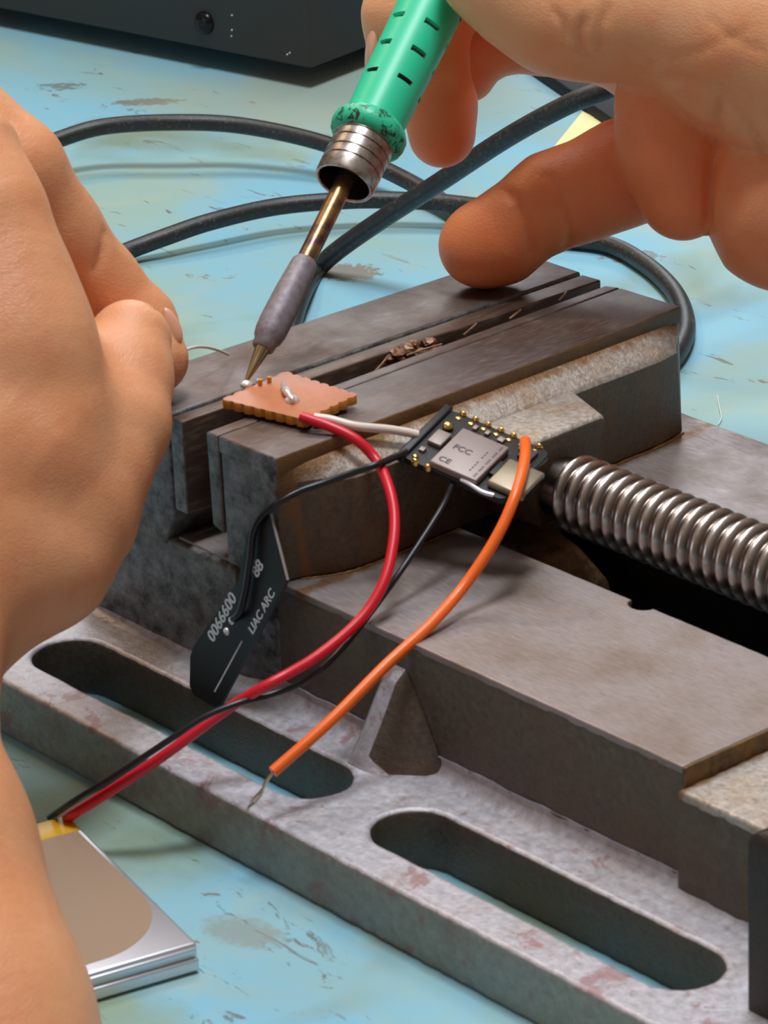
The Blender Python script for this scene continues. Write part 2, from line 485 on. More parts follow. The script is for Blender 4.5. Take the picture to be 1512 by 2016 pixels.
m.set(Base_Color=m.mix(m.step(n, 0.4, 0.6), s2l((170, 132, 84)), s2l((110, 84, 84))), Metallic=0.9, Roughness=0.33)
M['shaft'] = m.m
m = Mat('oxidised_sleeve')
n = m.noise(0.8, 4, 0.6)
m.set(Base_Color=m.mix(m.step(n, 0.4, 0.7), s2l((140, 130, 136)), s2l((116, 104, 108))), Metallic=0.35, Roughness=0.55)
M['sleeve'] = m.m
M['tip'] = plain('iron_tip', (176, 158, 120), 0.22, 1.0)
M['case'] = Mat('black_painted_case').set(Base_Color=s2l((54, 48, 46)), Roughness=0.5)
M['case'].bump(M['case'].noise(2.5, 3, 0.6), 0.03); M['case'] = M['case'].m
M['screw_black'] = plain('blackened_screw', (30, 32, 34), 0.25, 0.6)
M['rubber_foot'] = plain('rubber_foot', (22, 22, 22), 0.7)
M['dust'] = plain('dust_speck', (220, 220, 215), 0.6)
M['pouch'] = plain('battery_pouch_foil', (222, 220, 226), 0.28, 0.75)
M['pouch_film'] = plain('battery_brown_film', (158, 130, 106), 0.75, 0.0)
M['tape'] = plain('amber_polyimide_tape', (214, 158, 22), 0.45)
M['paper'] = plain('yellow_paper', (250, 236, 170), 0.7)
M['case_plain'] = plain('black_leatherette', (18, 18, 22), 0.7)
M['debris'] = cast_iron('debris_flakes', (170, 132, 100), (104, 74, 56), (150, 100, 60), 0.5, bump_mm=0.1)
M['fibre'] = plain('pale_fibre', (232, 232, 224), 0.5)
M['thin_wire'] = plain('thin_tinned_wire', (226, 214, 200), 0.35, 0.2)

# ------------------------------------------------------------------ bench mat
N = 2
v, f = box(-900, 700, -700, 1100, -4, 0)
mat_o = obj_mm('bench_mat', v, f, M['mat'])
tag(mat_o, 'pale blue scuffed workbench mat lying under everything', 'mat')

# ------------------------------------------------------------------ machine vise
vise = empty('machine_vise', (60, 50, 0))
tag(vise, 'worn grey cast iron machine vise with long threaded screw', 'vise')
outline = [(-66, -25), (-61, -29.8), (158, -29.8), (165, -24), (165, 129), (158, 135), (-61, 135), (-66, 130)]
holes = [slot_outline(-17.6, 49.8, -14.7, 7), slot_outline(75.8, 136.6, -14.7, 7),
         slot_outline(-17.6, 49.8, 119.5, 7), slot_outline(75.8, 136.6, 119.5, 7)]
o = plate('base_flange', outline, holes, 0, 11, 0.9, [M['flange'], M['flange_side'], M['wall']], vise, jitter=0.12, step=1.6)
for p in o.data.polygons:
    p.material_index = 0 if abs(p.normal.z) > 0.35 else (1 if p.center.y/MM + 50 < -28 else 2)
# bed rails: nearer rail with the half-round notch, farther rail
def fillet_strip(x0, x1, y, z, r, out, n=6, st=3.0, seed=3):
    rnd = random.Random(seed); k = int((x1-x0)/st); V = []; F = []
    for i in range(k+1):
        x = x0+(x1-x0)*i/k; rr = r*(1+0.06*rnd.uniform(-1, 1))
        V.append((x, y-out*(-0.4), z+rr))
        for q in range(n+1):
            a = math.pi/2*q/n
            V.append((x, y+out*rr*(1-math.cos(math.pi/2-a)) if False else y+out*(rr-rr*math.cos(a)), z+rr-rr*math.sin(a)))
        V.append((x, y+out*rr, z-0.5)); V.append((x, y-out*0.4, z-0.5))
    m_ = n+4
    for i in range(k):
        for q in range(m_-1):
            F.append((i*m_+q, i*m_+q+1, (i+1)*m_+q+1, (i+1)*m_+q))
    return V, F
notch = [(71.2, 39)] + [(73.8+2.6*math.cos(math.pi-math.pi*i/8), 39-2.3*math.sin(math.pi*i/8)) for i in range(1, 8)] + [(76.4, 39)]
rail = [(-31, 1.6), (121.3, 1.6), (121.3, 39)] + notch[::-1] + [(-31, 39)]
o = plate('bed_rail', rail, [], 10, 32.4, 0.5, M['wall'], vise, jitter=0.10, step=2.0)
tag(o, 'brown cast side wall of the bed')
rail_t = [(25 - 30, 1.55), (121.2, 1.55), (121.2, 39.05)] + [(a, b+0.05) for a, b in notch[::-1]] + [(-5, 39.05)]
plate('bed_way', rail_t, [], 31.6, 33.0, 0.25, M['bedtop'], vise, jitter=0.05)
o = plate('bed_rail', [(-31, 66), (121.3, 66), (121.3, 104.8), (-31, 104.8)], [], 10, 32.4, 0.5, [M['wall'], M['channel_shade']], vise, jitter=0.1)
for p in o.data.polygons: p.material_index = 1 if p.normal.y < -0.5 else 0  # side facing the channel gets the painted shade
o = plate('channel_floor', [(-30, 39.5), (154, 39.5), (154, 65.5), (-30, 65.5)], [], 10.6, 11.6, 0.2, M['channel_shade'], vise)
V, F = along((74.2, 36.2, 32.6), (74.2, 36.2, 33.05), [(0, 2.6), (.4, 2.6), (.45, 2.4)], 32)
obj_mm('punch_mark', V, F, M['tanspot'], vise, smooth=30)
plate('bed_way', [(-5, 65.95), (121.2, 65.95), (121.2, 104.85), (-5, 104.85)], [], 31.6, 33.0, 0.25, M['bedtop'], vise, jitter=0.05)
# rusty step down to the lower end shelf
plate('end_shelf_riser', [(120.6, 1.7), (121.6, 1.7), (121.6, 104.7), (120.6, 104.7)], [], 20, 32.8, 0.2, M['rust'], vise)
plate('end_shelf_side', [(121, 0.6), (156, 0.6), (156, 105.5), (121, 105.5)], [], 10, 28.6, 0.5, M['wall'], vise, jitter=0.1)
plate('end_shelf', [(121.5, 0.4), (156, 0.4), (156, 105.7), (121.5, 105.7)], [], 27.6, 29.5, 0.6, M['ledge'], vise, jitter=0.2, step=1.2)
v, f = fillet_strip(-31, 155, 1.6, 11, 3.2, -1)
obj_mm('casting_fillet', v, f, M['flange'], vise, smooth=60)
# web rib between the two slots
rib = [[(43.5, 1.6, 10.8), (50.5, 1.6, 24.0), (52.5, 1.6, 27.6), (56.0, 1.6, 27.6), (57.6, 1.6, 25.5), (66.0, 1.6, 10.8)],
       [(44.0, 0.4, 10.8), (50.5, -0.2, 22.5), (52.3, -0.4, 25.6), (55.6, -0.4, 25.6), (57.0, -0.2, 23.5), (65.0, 0.4, 10.8)],
       [(46.0, -2.2, 10.8), (50.3, -3.0, 17.0), (51.8, -3.2, 18.8), (54.8, -3.2, 18.8), (56.0, -3.0, 17.0), (61.5, -2.2, 10.8)],
       [(48.0, -4.8, 10.8), (50.2, -5.6, 12.6), (51.4, -5.8, 13.4), (54.2, -5.8, 13.4), (55.2, -5.6, 12.6), (58.4, -4.8, 10.8)],
       [(48.5, -6.6, 10.6), (50.0, -7.0, 10.9), (51.2, -7.1, 11.0), (53.9, -7.1, 11.0), (55.0, -7.0, 10.9), (57.6, -6.6, 10.6)]]
V, F = loft(rib)
o = obj_mm('web_rib', V, F, [M['flange'], M['wall']], vise); bevel(o, 1.1, 4, 15)
for p in o.data.polygons: p.material_index = 1 if p.normal.x > 0.45 else 0

# fixed jaw block
cast = [(-34, 0.6), (-31, 0.6), (12, 0.6), (24, 1.8), (25, 99), (-31, 99), (-34, 99)]
V, F = loft([[(x - (3 if x < -30 else 0)*0.6, y, 10.5) for x, y in cast], [(x + (3 if x < -30 else 0), y, 28) for x, y in cast],
             [((x+8 if x < -30 else x) - (13 if x > 20 else 0), y, 32.5) for x, y in cast]])
o = obj_mm('fixed_jaw_foot', V, F, M['fixed'], vise); bevel(o, 1.2, 3)
V, F = loft([[(-26, 0.2, 31), (-7.5, 0.2, 31), (-7.5, 100, 31), (-26, 100, 31)], [(-23.5, 0.1, 38), (-3.8, 0.1, 38), (-3.8, 100, 38), (-23.5, 100, 38)],
             [(-22.6, 0, 57), (-3.9, 0, 57), (-5.4, 100.2, 57), (-22.6, 100.2, 57)]])
o = obj_mm('fixed_jaw', V, F, [M['jawtop'], M['fixed']], vise); bevel(o, 0.5, 2)
for p in o.data.polygons: p.material_index = 0 if p.normal.z > 0.9 else 1
V, F = loft([[(-3.6, 0.1, 39), (-0.1, 0.1, 39), (-0.1, 100.1, 39), (-3.6, 100.1, 39)], [(-3.6, 0, 56.5), (0, 0, 56.7), (0, 100.3, 56.7), (-5.1, 100.3, 56.5)]])
o = obj_mm('jaw_plate', V, F, [M['plate'], M['fixed']], vise); bevel(o, 0.35, 2)
for p in o.data.polygons: p.material_index = 1 if p.normal.y < -0.9 else 0

# movable jaw, slightly askew to the fixed one
ya = math.radians(2.2534); ca, sa = math.cos(ya), math.sin(ya)
JA = (7.14, -0.29)
def mj(x, y, z): return (JA[0]+x*ca-y*sa, JA[1]+x*sa+y*ca, z)
def mjl(rings): return loft([[mj(*p) for p in r] for r in rings])
low = [(3.4, 0.3), (9.0, 0.3), (16.7, 0.3), (17.6, 4), (20.6, 9.5), (22.0, 14), (22.4, 38), (22.4, 66), (22.3, 90), (21.0, 97.3), (16.7, 99.3), (3.4, 99.3)]
mid = [(3.4, 0.1), (9.0, 0.1), (18.2, 0.1), (18.6, 3.6), (20.8, 8.2), (23.2, 13.5), (23.8, 38), (23.8, 66), (24.0, 88), (23.0, 94), (18.2, 99.4), (3.4, 99.4)]
top = [(3.4, 0.1), (9.0, 0.1), (18.2, 0.1), (18.3, 3.6), (18.4, 7.4), (18.5, 13.5), (18.5, 38), (18.5, 66), (18.5, 88), (18.5, 94), (18.4, 99.4), (3.4, 99.4)]
V, F = mjl([[(x, y, 33.05) for x, y in low], [(x, y, 50.6) for x, y in mid], [(x, y, 51.4) for x, y in [(a-0.3, b) if a > 19 else (a, b) for a, b in mid]], [(x, y, 54.6) for x, y in top]])
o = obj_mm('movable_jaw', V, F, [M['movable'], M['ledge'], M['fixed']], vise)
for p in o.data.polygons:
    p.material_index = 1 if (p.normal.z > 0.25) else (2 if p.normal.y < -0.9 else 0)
bevel(o, 0.7, 3)
V, F = loft([[mj(x, y, 34.0) for x, y in [(15, 45), (34, 46.5), (34, 59.5), (15, 61)]],
             [mj(x, y, 50.4) for x, y in [(15, 39), (35.2, 42), (35.2, 62), (15, 70)]],
             [mj(x, y, 51.2) for x, y in [(15, 39), (34.6, 42.5), (34.6, 61.5), (15, 69)]]])
o = obj_mm('screw_boss', V, F, [M['movable'], M['ledge']], vise); bevel(o, 0.6, 3)
for p in o.data.polygons: p.material_index = 1 if p.normal.z > 0.25 else 0
V, F = mjl([[(3.2, 0, 53.8), (18.4, 0, 53.8), (18.8, 99.5, 53.8), (3.2, 99.5, 53.8)], [(3.2, 0, 57), (18.3, 0, 57), (18.8, 99.5, 57), (3.2, 99.5, 57)]])
o = obj_mm('jaw_cap', V, F, [M['jawtop'], M['fixed'], M['movable']], vise); bevel(o, 0.4, 2)
for p in o.data.polygons: p.material_index = 0 if p.normal.z > 0.9 else (1 if p.normal.y < -0.8 else 2)
V, F = mjl([[(0.1, 0.2, 39.5), (3.0, 0.2, 38.5), (3.0, 99.4, 38.5), (0.1, 99.4, 39.5)], [(0, 0, 56.9), (3.0, 0, 57), (3.0, 99.5, 57), (0, 98.6, 56.9)]])
o = obj_mm('jaw_plate', V, F, [M['jawtop'], M['fixed']], vise); bevel(o, 0.35, 2)
for p in o.data.polygons: p.material_index = 1 if p.normal.y < -0.8 else 0
# guide nut under the screw
V, F = loft([[(26, 42, 12), (46, 42, 12), (46, 61, 12), (26, 61, 12)], [(26, 43, 24), (44, 43, 21), (44, 60, 21), (26, 60, 24)], [(26, 45, 30), (38, 45, 27), (38, 58, 27), (26, 58, 30)]])
o = obj_mm('guide_nut', V, F, M['rust'], vise); bevel(o, 1.0, 3)
# end housing
o = plate('end_housing', [(153.2, -16.8), (172, -16.8), (172, 122), (153.2, 122)], [], 9, 41, 2.2, M['darkiron'], vise, jitter=0.1)

# lead screw: real helical thread
def thread(x0, x1, y, z, r, pitch, depth, nseg=40, per=10):
    rows = int((x1-x0)/pitch*per); V = []; F = []
    for i in range(rows+1):
        for k in range(nseg):
            a = 2*math.pi*k/nseg; x = x0+(x1-x0)*i/rows
            ph = ((x-x0)/pitch - k/nseg) % 1.0
            s = (0.5+0.5*math.cos(2*math.pi*ph))**0.75
            rr = r-depth*(1-s)
            V.append((x, y+rr*math.cos(a), z+rr*math.sin(a)))
    for i in range(rows):
        for k in range(nseg):
            j = (k+1) % nseg
            F.append((i*nseg+k, i*nseg+j, (i+1)*nseg+j, (i+1)*nseg+k))
    F.append(tuple(range(nseg))[::-1]); F.append(tuple(rows*nseg+k for k in range(nseg)))
    return V, F
V, F = thread(43.5, 156, 52.5, 40.3, 7.0, 3.05, 1.15)
obj_mm('lead_screw', V, F, M['screw'], vise, smooth=180)
V, F = along((36, 52.5, 40.3), (46, 52.5, 40.3), [(0, 5.6), (8.2, 5.6), (8.8, 5.2)])
obj_mm('screw_collar', V, F, M['screw'], vise, smooth=40)

# rusty grime lines in the inside corners
def rust_line(pts, r, mat=None, seed=5):
    rnd = random.Random(seed); P = catmull(pts, 10)
    V, F = sweep(P, [r*rnd.uniform(0.6, 1.35) for _ in P], 8)
    obj_mm('rust_seam', V, F, mat or M['rustline'], vise, smooth=80)
rust_line([mj(x, y, 33.05) for x, y in ((18, 4.5), (20.8, 9.5), (22.2, 14), (22.4, 26), (22.5, 38))], 0.28, seed=7)
rust_line([mj(x, y, 33.05) for x, y in ((22.4, 67), (22.5, 78), (22.4, 90), (21.0, 97.3))], 0.32, seed=9)

# debris wedged in the jaw gap
rnd = random.Random(8)
parts = []
for (x, y, z, r) in [(1.12, 50.63, 57.00)+(1.9,), (1.30, 48.29, 57.00)+(1.4,), (1.17, 56.09, 57.00)+(1.3,), (2.47, 53.07, 56.00)+(1.6,), (-0.05, 53.48, 57.00)+(1.2,), (3.30, 56.01, 56.00)+(1.5,), (0.43, 47.53, 56.00)+(1.2,), (2.15, 48.47, 56.00)+(1.0,)]:
    v, f = blob((x, y, z-0.4), r, r*rnd.uniform(0.7, 1.3), r*0.5, 9, 6)
    v = [(a+rnd.uniform(-.28, .28), b+rnd.uniform(-.28, .28), c_+rnd.uniform(-.2, .2)) for a, b, c_ in v]
    parts.append((v, f))
for a, b in [((6.12, 38.48, 56.60), (2.53, 45.18, 57.20)), ((3.48, 62.31, 56.70), (1.68, 67.18, 57.20)), ((3.27, 73.90, 56.70), (2.18, 77.71, 57.20)), ((2.67, 86.87, 56.70), (0.72, 90.77, 57.20)), ((2.43, 49.45, 56.00), (4.81, 55.96, 57.00))]:
    parts.append(sweep([a, tuple((p+q)/2+0.2 for p, q in zip(a, b)), b], 0.22, 6))
v, f = merge(*parts)
o = obj_mm('swarf', v, f, M['debris']); tag(o, 'brown rust flakes and metal shavings wedged in the gap between the jaws', 'debris', kind='stuff')

# ------------------------------------------------------------------ black instrument case, top left
cz0, cz1 = 6.0, 120.0
pc = Vector((-282.99, 260.33, 6.00)); pl = Vector((-397.73, 238.47, 6.00)); pr = Vector((-290.30, 287.39, 6.00))
ux = (pl-pc); ux.z = 0; ux.normalize()
uy = Vector((-ux.y, ux.x, 0)); 
if uy.dot(pr-pc) < 0: uy = -uy
inst = empty('instrument_case', tuple(pc + ux*60 + uy*40 - Vector((0, 0, 6))))
tag(inst, 'black painted metal instrument case on rubber feet behind the vise', 'case')
A_ = [pc, pc+ux*260, pc+ux*260+uy*90, pc+uy*90]
V, F = loft([[(p.x, p.y, cz0) for p in A_], [(p.x, p.y, cz1) for p in A_]])
o = obj_mm('housing', V, F, M['case'], inst); bevel(o, 0.9, 3)
for (a, b) in ((21.5, 7.6), (230, 7.6), (21.5, 78), (230, 78)):
    q = pc+ux*a+uy*b
    V, F = along((q.x, q.y, 6.3), (q.x, q.y, 0), [(0, 7.0), (3, 6.8), (6.2, 6.2)], 32)
    V = [(x_, y_, max(z_, 0.02)) for x_, y_, z_ in V]
    obj_mm('rubber_foot', V, F, M['rubber_foot'], inst, smooth=40)
nrm = -uy
sc_c = Vector((-320.00, 253.28, 13.39))
t_ = (sc_c-pc).dot(ux); sc_c = pc+ux*t_ + Vector((0, 0, sc_c.z-pc.z))
prof = [(-0.3, 3.2), (0.0, 3.3), (0.6, 3.2), (1.2, 2.7), (1.7, 1.8), (1.95, 0.8), (1.98, 0.05)]
V, F = along(tuple(sc_c), tuple(sc_c+nrm), prof, 32)
so = obj_mm('panel_screw', V, F, M['screw_black'], inst, smooth=60)
cross = []
for d_ in (Vector((0, 0, 1)), ux):
    e_ = d_*1.5; p_ = sc_c+nrm*1.72; w_ = (ux if abs(d_.z) > 0.5 else Vector((0, 0, 1)))*0.28
    cross.append(loft([[tuple(p_-e_-w_), tuple(p_+e_-w_), tuple(p_+e_+w_), tuple(p_-e_+w_)], [tuple(p_-e_*0.6-w_+nrm*0.32), tuple(p_+e_*0.6-w_+nrm*0.32), tuple(p_+e_*0.6+w_+nrm*0.32), tuple(p_-e_*0.6+w_+nrm*0.32)]]))
V, F = merge(*cross); V = [tuple(Vector(a)*1) for a in V]
obj_mm('cross_recess', V, F, M['rubber_foot'], so)
parts = []
for q in ((-309.92, 255.20, 17.06), (-310.21, 255.15, 12.84), (-310.52, 255.09, 11.07), (-290.94, 258.82, 8.90), (-290.02, 258.99, 9.47)):
    q = Vector(q); parts.append(blob(tuple(pc+ux*((q-pc).dot(ux))+Vector((0, 0, q.z-pc.z))+nrm*0.1), 0.28, n=6, m=4))
V, F = merge(*parts); o = obj_mm('dust_specks', V, F, M['dust'], inst); tag(o, 'tiny white dust specks', kind='stuff')

# ------------------------------------------------------------------ cables on the mat
o = tube('power_cable', [(-282.81, 147.50, 5.00), (-275.68, 158.51, 8.00), (-272.90, 166.18, 9.50), (-268.42, 179.13, 11.50), (-255.35, 192.07, 12.50), (-242.00, 204.56, 11.50), (-221.31, 214.13, 9.00), (-199.51, 215.58, 6.50), (-182.43, 215.62, 4.00), (-165.39, 212.07, 2.40), (-150.24, 211.58, 2.20), (-139.19, 217.89, 2.20), (-126.91, 222.88, 2.20), (-111.23, 219.34, 2.20), (-95.73, 212.37, 2.20), (-82.82, 203.67, 2.20), (-71.95, 193.68, 2.20), (-63.43, 182.10, 2.20), (-57.81, 170.40, 2.20)], 2.15, M['cable'], n=20)
tag(o, 'worn black cable arching over the mat then curling round the far jaw corner', 'cable')
o = tube('power_cable', [(-202.92, 120.57, 2.20), (-205.65, 137.65, 3.00), (-202.95, 149.48, 5.00), (-200.26, 161.41, 6.50), (-196.01, 178.49, 7.00), (-185.95, 194.20, 7.00), (-174.48, 205.47, 6.60), (-164.47, 211.40, 6.40), (-153.44, 213.01, 7.00)], 2.15, M['cable'], n=20)
tag(o, 'black cable running from the left hand past the iron ferrule', 'cable')

# ------------------------------------------------------------------ soldering iron
P0 = Vector((0.04, 14.57, 60.20)); P1 = Vector((-25.66, 82.63, 109.18)); dax = (P1-P0).normalized(); Lh = (P1-P0).length
iron = empty('soldering_iron', tuple(P0))
tag(iron, 'soldering iron with slotted green grip, tip touching the brown board', 'soldering iron')
U = Lh/825.0     # mm per reference unit along the axis
def seg(name, prof, mat, n=48, smooth=45, parent=iron):
    v, f = along(tuple(P0), tuple(P1), prof, n); return obj_mm(name, v, f, mat, parent, smooth=smooth)
seg('tip', [(0, .35), (1.2, .55), (4.6, 1.05), (6.9, 1.35), (7.4, 1.5)], M['tip'], 24)
seg('tip_sleeve', [(7.0, 1.6), (7.4, 2.0), (8.8, 2.15), (9.4, 2.55), (11.0, 2.85), (14, 2.9), (20, 2.75), (26.2, 2.35), (27.0, 1.9), (27.2, 1.6)], M['sleeve'], 40)
seg('shaft', [(26.6, 1.72), (55, 1.72)], M['shaft'], 32)
tf = 420*U; th = 540*U
# ferrule: hollow, with turned grooves
pf = [(tf+8, 4.6), (tf+0.2, 4.9), (tf, 5.1), (tf, 5.45), (tf+0.5, 5.65)]
groove = []
for g in (3.0, 5.0, 7.2, 9.0):
    pf += [(tf+g, 5.68), (tf+g+0.12, 5.45), (tf+g+0.38, 5.45), (tf+g+0.5, 5.68)]
pf += [(tf+11.5, 5.7)]
v, f = along(tuple(P0), tuple(P1), pf, 48); f = f[:-2]
fo = obj_mm('ferrule', v, f, [M['ferrule'], M['ferrule_groove']], iron, smooth=35)
nn = 48
for q in range(4):
    base_i = 4+1+q*4
    for i in range(len(fo.data.polygons)):
        row = i//nn
        if row == base_i: fo.data.polygons[i].material_index = 1
    for i in range(0, 3*nn): fo.data.polygons[i].material_index = 1 if i//nn == 0 else 0
seg('ferrule_liner', [(tf+7.9, 0.5), (tf+8.0, 4.7), (tf+8.3, 4.7)], M['ferrule_groove'], 32)
# collar ring
seg('collar_ring', [(tf+9.6, 5.4), (tf+9.9, 6.3), (tf+10.6, 6.95), (tf+11.6, 7.2), (tf+12.6, 7.15), (tf+13.6, 6.6), (tf+14.2, 5.9), (tf+14.4, 5.2)], M['green_burnt'], 64)
# grip with recessed slots
A0, B0 = P0, P1
uu = dax.cross(Vector((0, 0, 1))).normalized(); ww = dax.cross(uu)
tocam = (cam.matrix_world.translation/MM - (P0+P1)/2).normalized()
az0 = math.atan2(tocam.dot(ww), tocam.dot(uu))
NS = 180; t_a = tf+13.5; t_b = Lh+30; dt = 0.25; rows = int((t_b-t_a)/dt)
V = []; F = []; MI = []
slots_t = [(629*U)+i*62*U for i in range(-0, 9)]
def in_slot(t, a):
    for s in slots_t:
        if abs(t-s) < 0.45:
            for c0 in range(5):
                da = (a-az0-SLOT0-c0*math.pi*0.4+math.pi) % (2*math.pi)-math.pi
                if abs(da)*6 < 1.55: return True
    return False
SLOT0 = math.radians(17)
for i in range(rows+1):
    t = t_a+i*dt; s = (t-t_a)/(t_b-t_a); rr = 5.65+0.55*min(1, s*1.6)
    for k in range(NS):
        a = 2*math.pi*k/NS; r_ = rr-(0.7 if in_slot(t, a) else 0)
        V.append(tuple(P0+dax*t+(uu*math.cos(a)+ww*math.sin(a))*r_))
for i in range(rows):
    for k in range(NS):
        j = (k+1) % NS; F.append((i*NS+k, i*NS+j, (i+1)*NS+j, (i+1)*NS+k))
        MI.append(1 if in_slot(t_a+(i+.5)*dt, 2*math.pi*(k+.5)/NS) else 0)
F.append(tuple(range(NS))[::-1]); F.append(tuple(rows*NS+k for k in range(NS))); MI += [0, 0]
go = obj_mm('grip', V, F, [M['green'], M['slot_dark']], iron, smooth=30, fix=False)
for p, i in zip(go.data.polygons, MI): p.material_index = i
# cord of the iron, from the back of the grip round behind the hand and down across the mat
Pe = P0+dax*(Lh+29)
cord = [tuple(Pe), tuple(Pe+dax*25), tuple(Pe+dax*45+Vector((10, 60, -5))), (-75.58, 221.45, 67.21), (-75.67, 199.47, 65.02), (-86.01, 185.59, 57.76), (-93.95, 180.05, 53.58), (-108.49, 174.93, 44.10), (-129.63, 171.88, 29.21), (-149.29, 169.81, 15.67), (-161.65, 167.36, 6.24), (-165.65, 164.18, 1.04), (-150.79, 147.72, 3.00), (-139.18, 135.60, 2.40), (-124.74, 123.03, 2.30)]
o = tube('cord', cord, 2.25, M['cable'], iron, n=20)

# ------------------------------------------------------------------ prototype board on the jaws
TLp, Bp, Rp, Tp = [Vector(p) for p in ((2.02, 7.16, 59.40), (19.62, 11.64, 59.20), (17.96, 25.16, 59.60), (0.55, 23.00, 59.90))]
pb = empty('prototype_board', tuple((TLp+Bp+Rp+Tp)/4 - Vector((0, 0, 2.4))))
tag(pb, 'small brown copper-stripped prototype board with scalloped edges resting on the jaws', 'circuit board')
def scallop(quad, nper):
    pts = []
    for (a, b), n_ in zip(((quad[0], quad[1]), (quad[1], quad[2]), (quad[2], quad[3]), (quad[3], quad[0])), nper):
        inward = ((quad[0]+quad[2])/2-(a+b)/2).normalized()
        for i in range(n_*8):
            s = i/(n_*8); ph = (s*n_) % 1.0
            dpt = 0.45*max(0.0, math.cos(2*math.pi*ph))**0.8
            pts.append(a+(b-a)*s+inward*dpt)
    return pts
ring = scallop([TLp, Bp, Rp, Tp], (8, 6, 8, 6))
top_r = [tuple(p) for p in ring]; bot_r = [tuple(p-Vector((0, 0, 1.6))) for p in ring]
V, F = loft([bot_r, top_r])
o = obj_mm('board', V, F, [M['phenolic'], M['phenolic_edge']], pb)
for p in o.data.polygons: p.material_index = 0 if abs(p.normal.z) > 0.8 else 1
bevel(o, 0.12, 2, 50)
def on_board(px_pt, h=0.0): return (px_pt[0], px_pt[1], px_pt[2]+h)
for nm, pt, r, rz in (('solder_joint', (0.36, 14.28, 59.70), 1.15, .75), ('solder_joint', (11.82, 15.25, 59.50), 1.35, 1.0), ('solder_joint', (0.71, 16.64, 59.80), .45, .4)):
    v, f = blob(pt, r, r, rz, 16, 10); obj_mm(nm, v, f, M['solder'], pb, smooth=80)
v, f = sweep(catmull([(5.87, 18.11, 60.40), (8.38, 16.42, 60.60), (10.76, 15.37, 60.50), (13.15, 14.42, 60.10)], 4), [.35]+[.5]*4+[.7]*4+[.55]*3+[.3], 12)
obj_mm('solder_bridge', v, f, M['solder'], pb, smooth=80)
for pt in ((2.52, 17.70, 59.80), (2.32, 15.80, 59.80)):
    v, f = sweep([(pt[0], pt[1], pt[2]-.3), (pt[0]+.1, pt[1], pt[2]+1.0)], .4, 10); obj_mm('pin_stub', v, f, M['phenolic_edge'], pb, smooth=60)
v, f = framed(tuple((TLp+Bp+Rp+Tp)/4-Vector((0, 0, 2.5))), Bp-TLp, Rp-Bp, box(-6.0, 5.5, -4.5, 4.5, 0.0, 0.95))
o = obj_mm('underside_header', v, f, M['phenolic'], pb); bevel(o, .2)

# ------------------------------------------------------------------ microcontroller board
TL = Vector((26.74, 38.31, 55.51)); TR = Vector((45.47, 44.94, 50.77)); BL = Vector((31.14, 22.89, 52.51))
ex = (TR-TL).normalized(); eyr = (BL-TL); ey = (eyr-ex*eyr.dot(ex)).normalized()
Wb = (TR-TL).length; Hb = (BL-TL).length
if ex.cross(ey).z < 0: sgn = -1
else: sgn = 1
mc = empty('microcontroller_board', tuple(TL+ex*Wb/2+ey*Hb/2))
tag(mc, 'tiny black microcontroller board with metal shield and gold edge pads', 'circuit board')
def B(vf):      # board local: u along ex, v along ey, w up out of the face
    v, f = vf; ez = ex.cross(ey)*sgn
    return [tuple(TL+ex*a+ey*b+ez*c) for a, b, c in v], f
def bpart(name, vf, mat, bv=0.0, parent=None, smooth=None):
    v, f = B(vf); o = obj_mm(name, v, f, mat, parent or mc, smooth=smooth)
    if bv: bevel(o, bv)
    return o
rr_ = 1.4
rect = []
for cx, cy, a0 in ((Wb-rr_, rr_, -90), (Wb-rr_, Hb-rr_, 0), (rr_, Hb-rr_, 90), (rr_, rr_, 180)):
    for q in range(5):
        a = math.radians(a0+q*22.5); rect.append((cx+rr_*math.cos(a), cy+rr_*math.sin(a)))
bpart('board', prism(rect, -1.2, 0), M['pcb'], 0.1)
sh = bpart('shield', box(.265*Wb, .72*Wb, .29*Hb, .985*Hb, 0, 1.45), M['silver'], 0.25)
usb = bpart('usb_socket', box(.66*Wb, 1.13*Wb, .36*Hb, .88*Hb, -0.6, 2.0) if False else box(.79*Wb, 1.14*Wb, .44*Hb, .92*Hb, 0.0, 1.5), M['usb'], 0.45)
bpart('socket_mouth', box(1.135*Wb, 1.143*Wb, .50*Hb, .86*Hb, 0.4, 1.1), M['pcb'], parent=usb)
for i in range(7):
    u = (.135+.1245*i)*Wb
    bpart('edge_pad', merge(blob((u, 0.0, -0.1), .78, .5, .85, 12, 8)), M['gold'], smooth=80)
    bpart('pad_hole_ring', merge(blob((u-.1, 1.45, .05), .62, .5, .22, 12, 6)), M['gold'], smooth=80)
    if i in (0, 1): bpart('edge_pad', merge(blob((u, Hb, -0.1), .78, .5, .85, 12, 8)), M['gold'], smooth=80)
for i in range(4):
    bpart('test_pad', merge(blob((.30*Wb+i*.11*Wb, .215*Hb, .02), .5, .42, .12, 10, 6)), M['gold'], smooth=80)
bpart('antenna_connector', merge(blob((.125*Wb, .30*Hb, .5), 1.0, 1.0, .75, 16, 8)), M['gold'], smooth=80)
bpart('chip', box(.09*Wb, .22*Wb, .42*Hb, .66*Hb, 0, .9), M['silver'], .15)
bpart('chip', box(.80*Wb, .93*Wb, .12*Hb, .30*Hb, 0, .7), M['ink'], .1)
for (cu_, cv_, w_, h_) in ((.76, .10, .05, .08), (.30, .10, .04, .07), (.42, .10, .04, .07), (.55, .11, .06, .08), (.92, .34, .04, .07), (.08, .75, .05, .07)):
    bpart('tiny_part', box(cu_*Wb, (cu_+w_)*Wb, cv_*Hb, (cv_+h_)*Hb, 0, .5), M['silver'], .08)
bpart('reset_button', box(.735*Wb, .785*Wb, .5*Hb, .75*Hb, 0, .9), M['pcb'], .1)
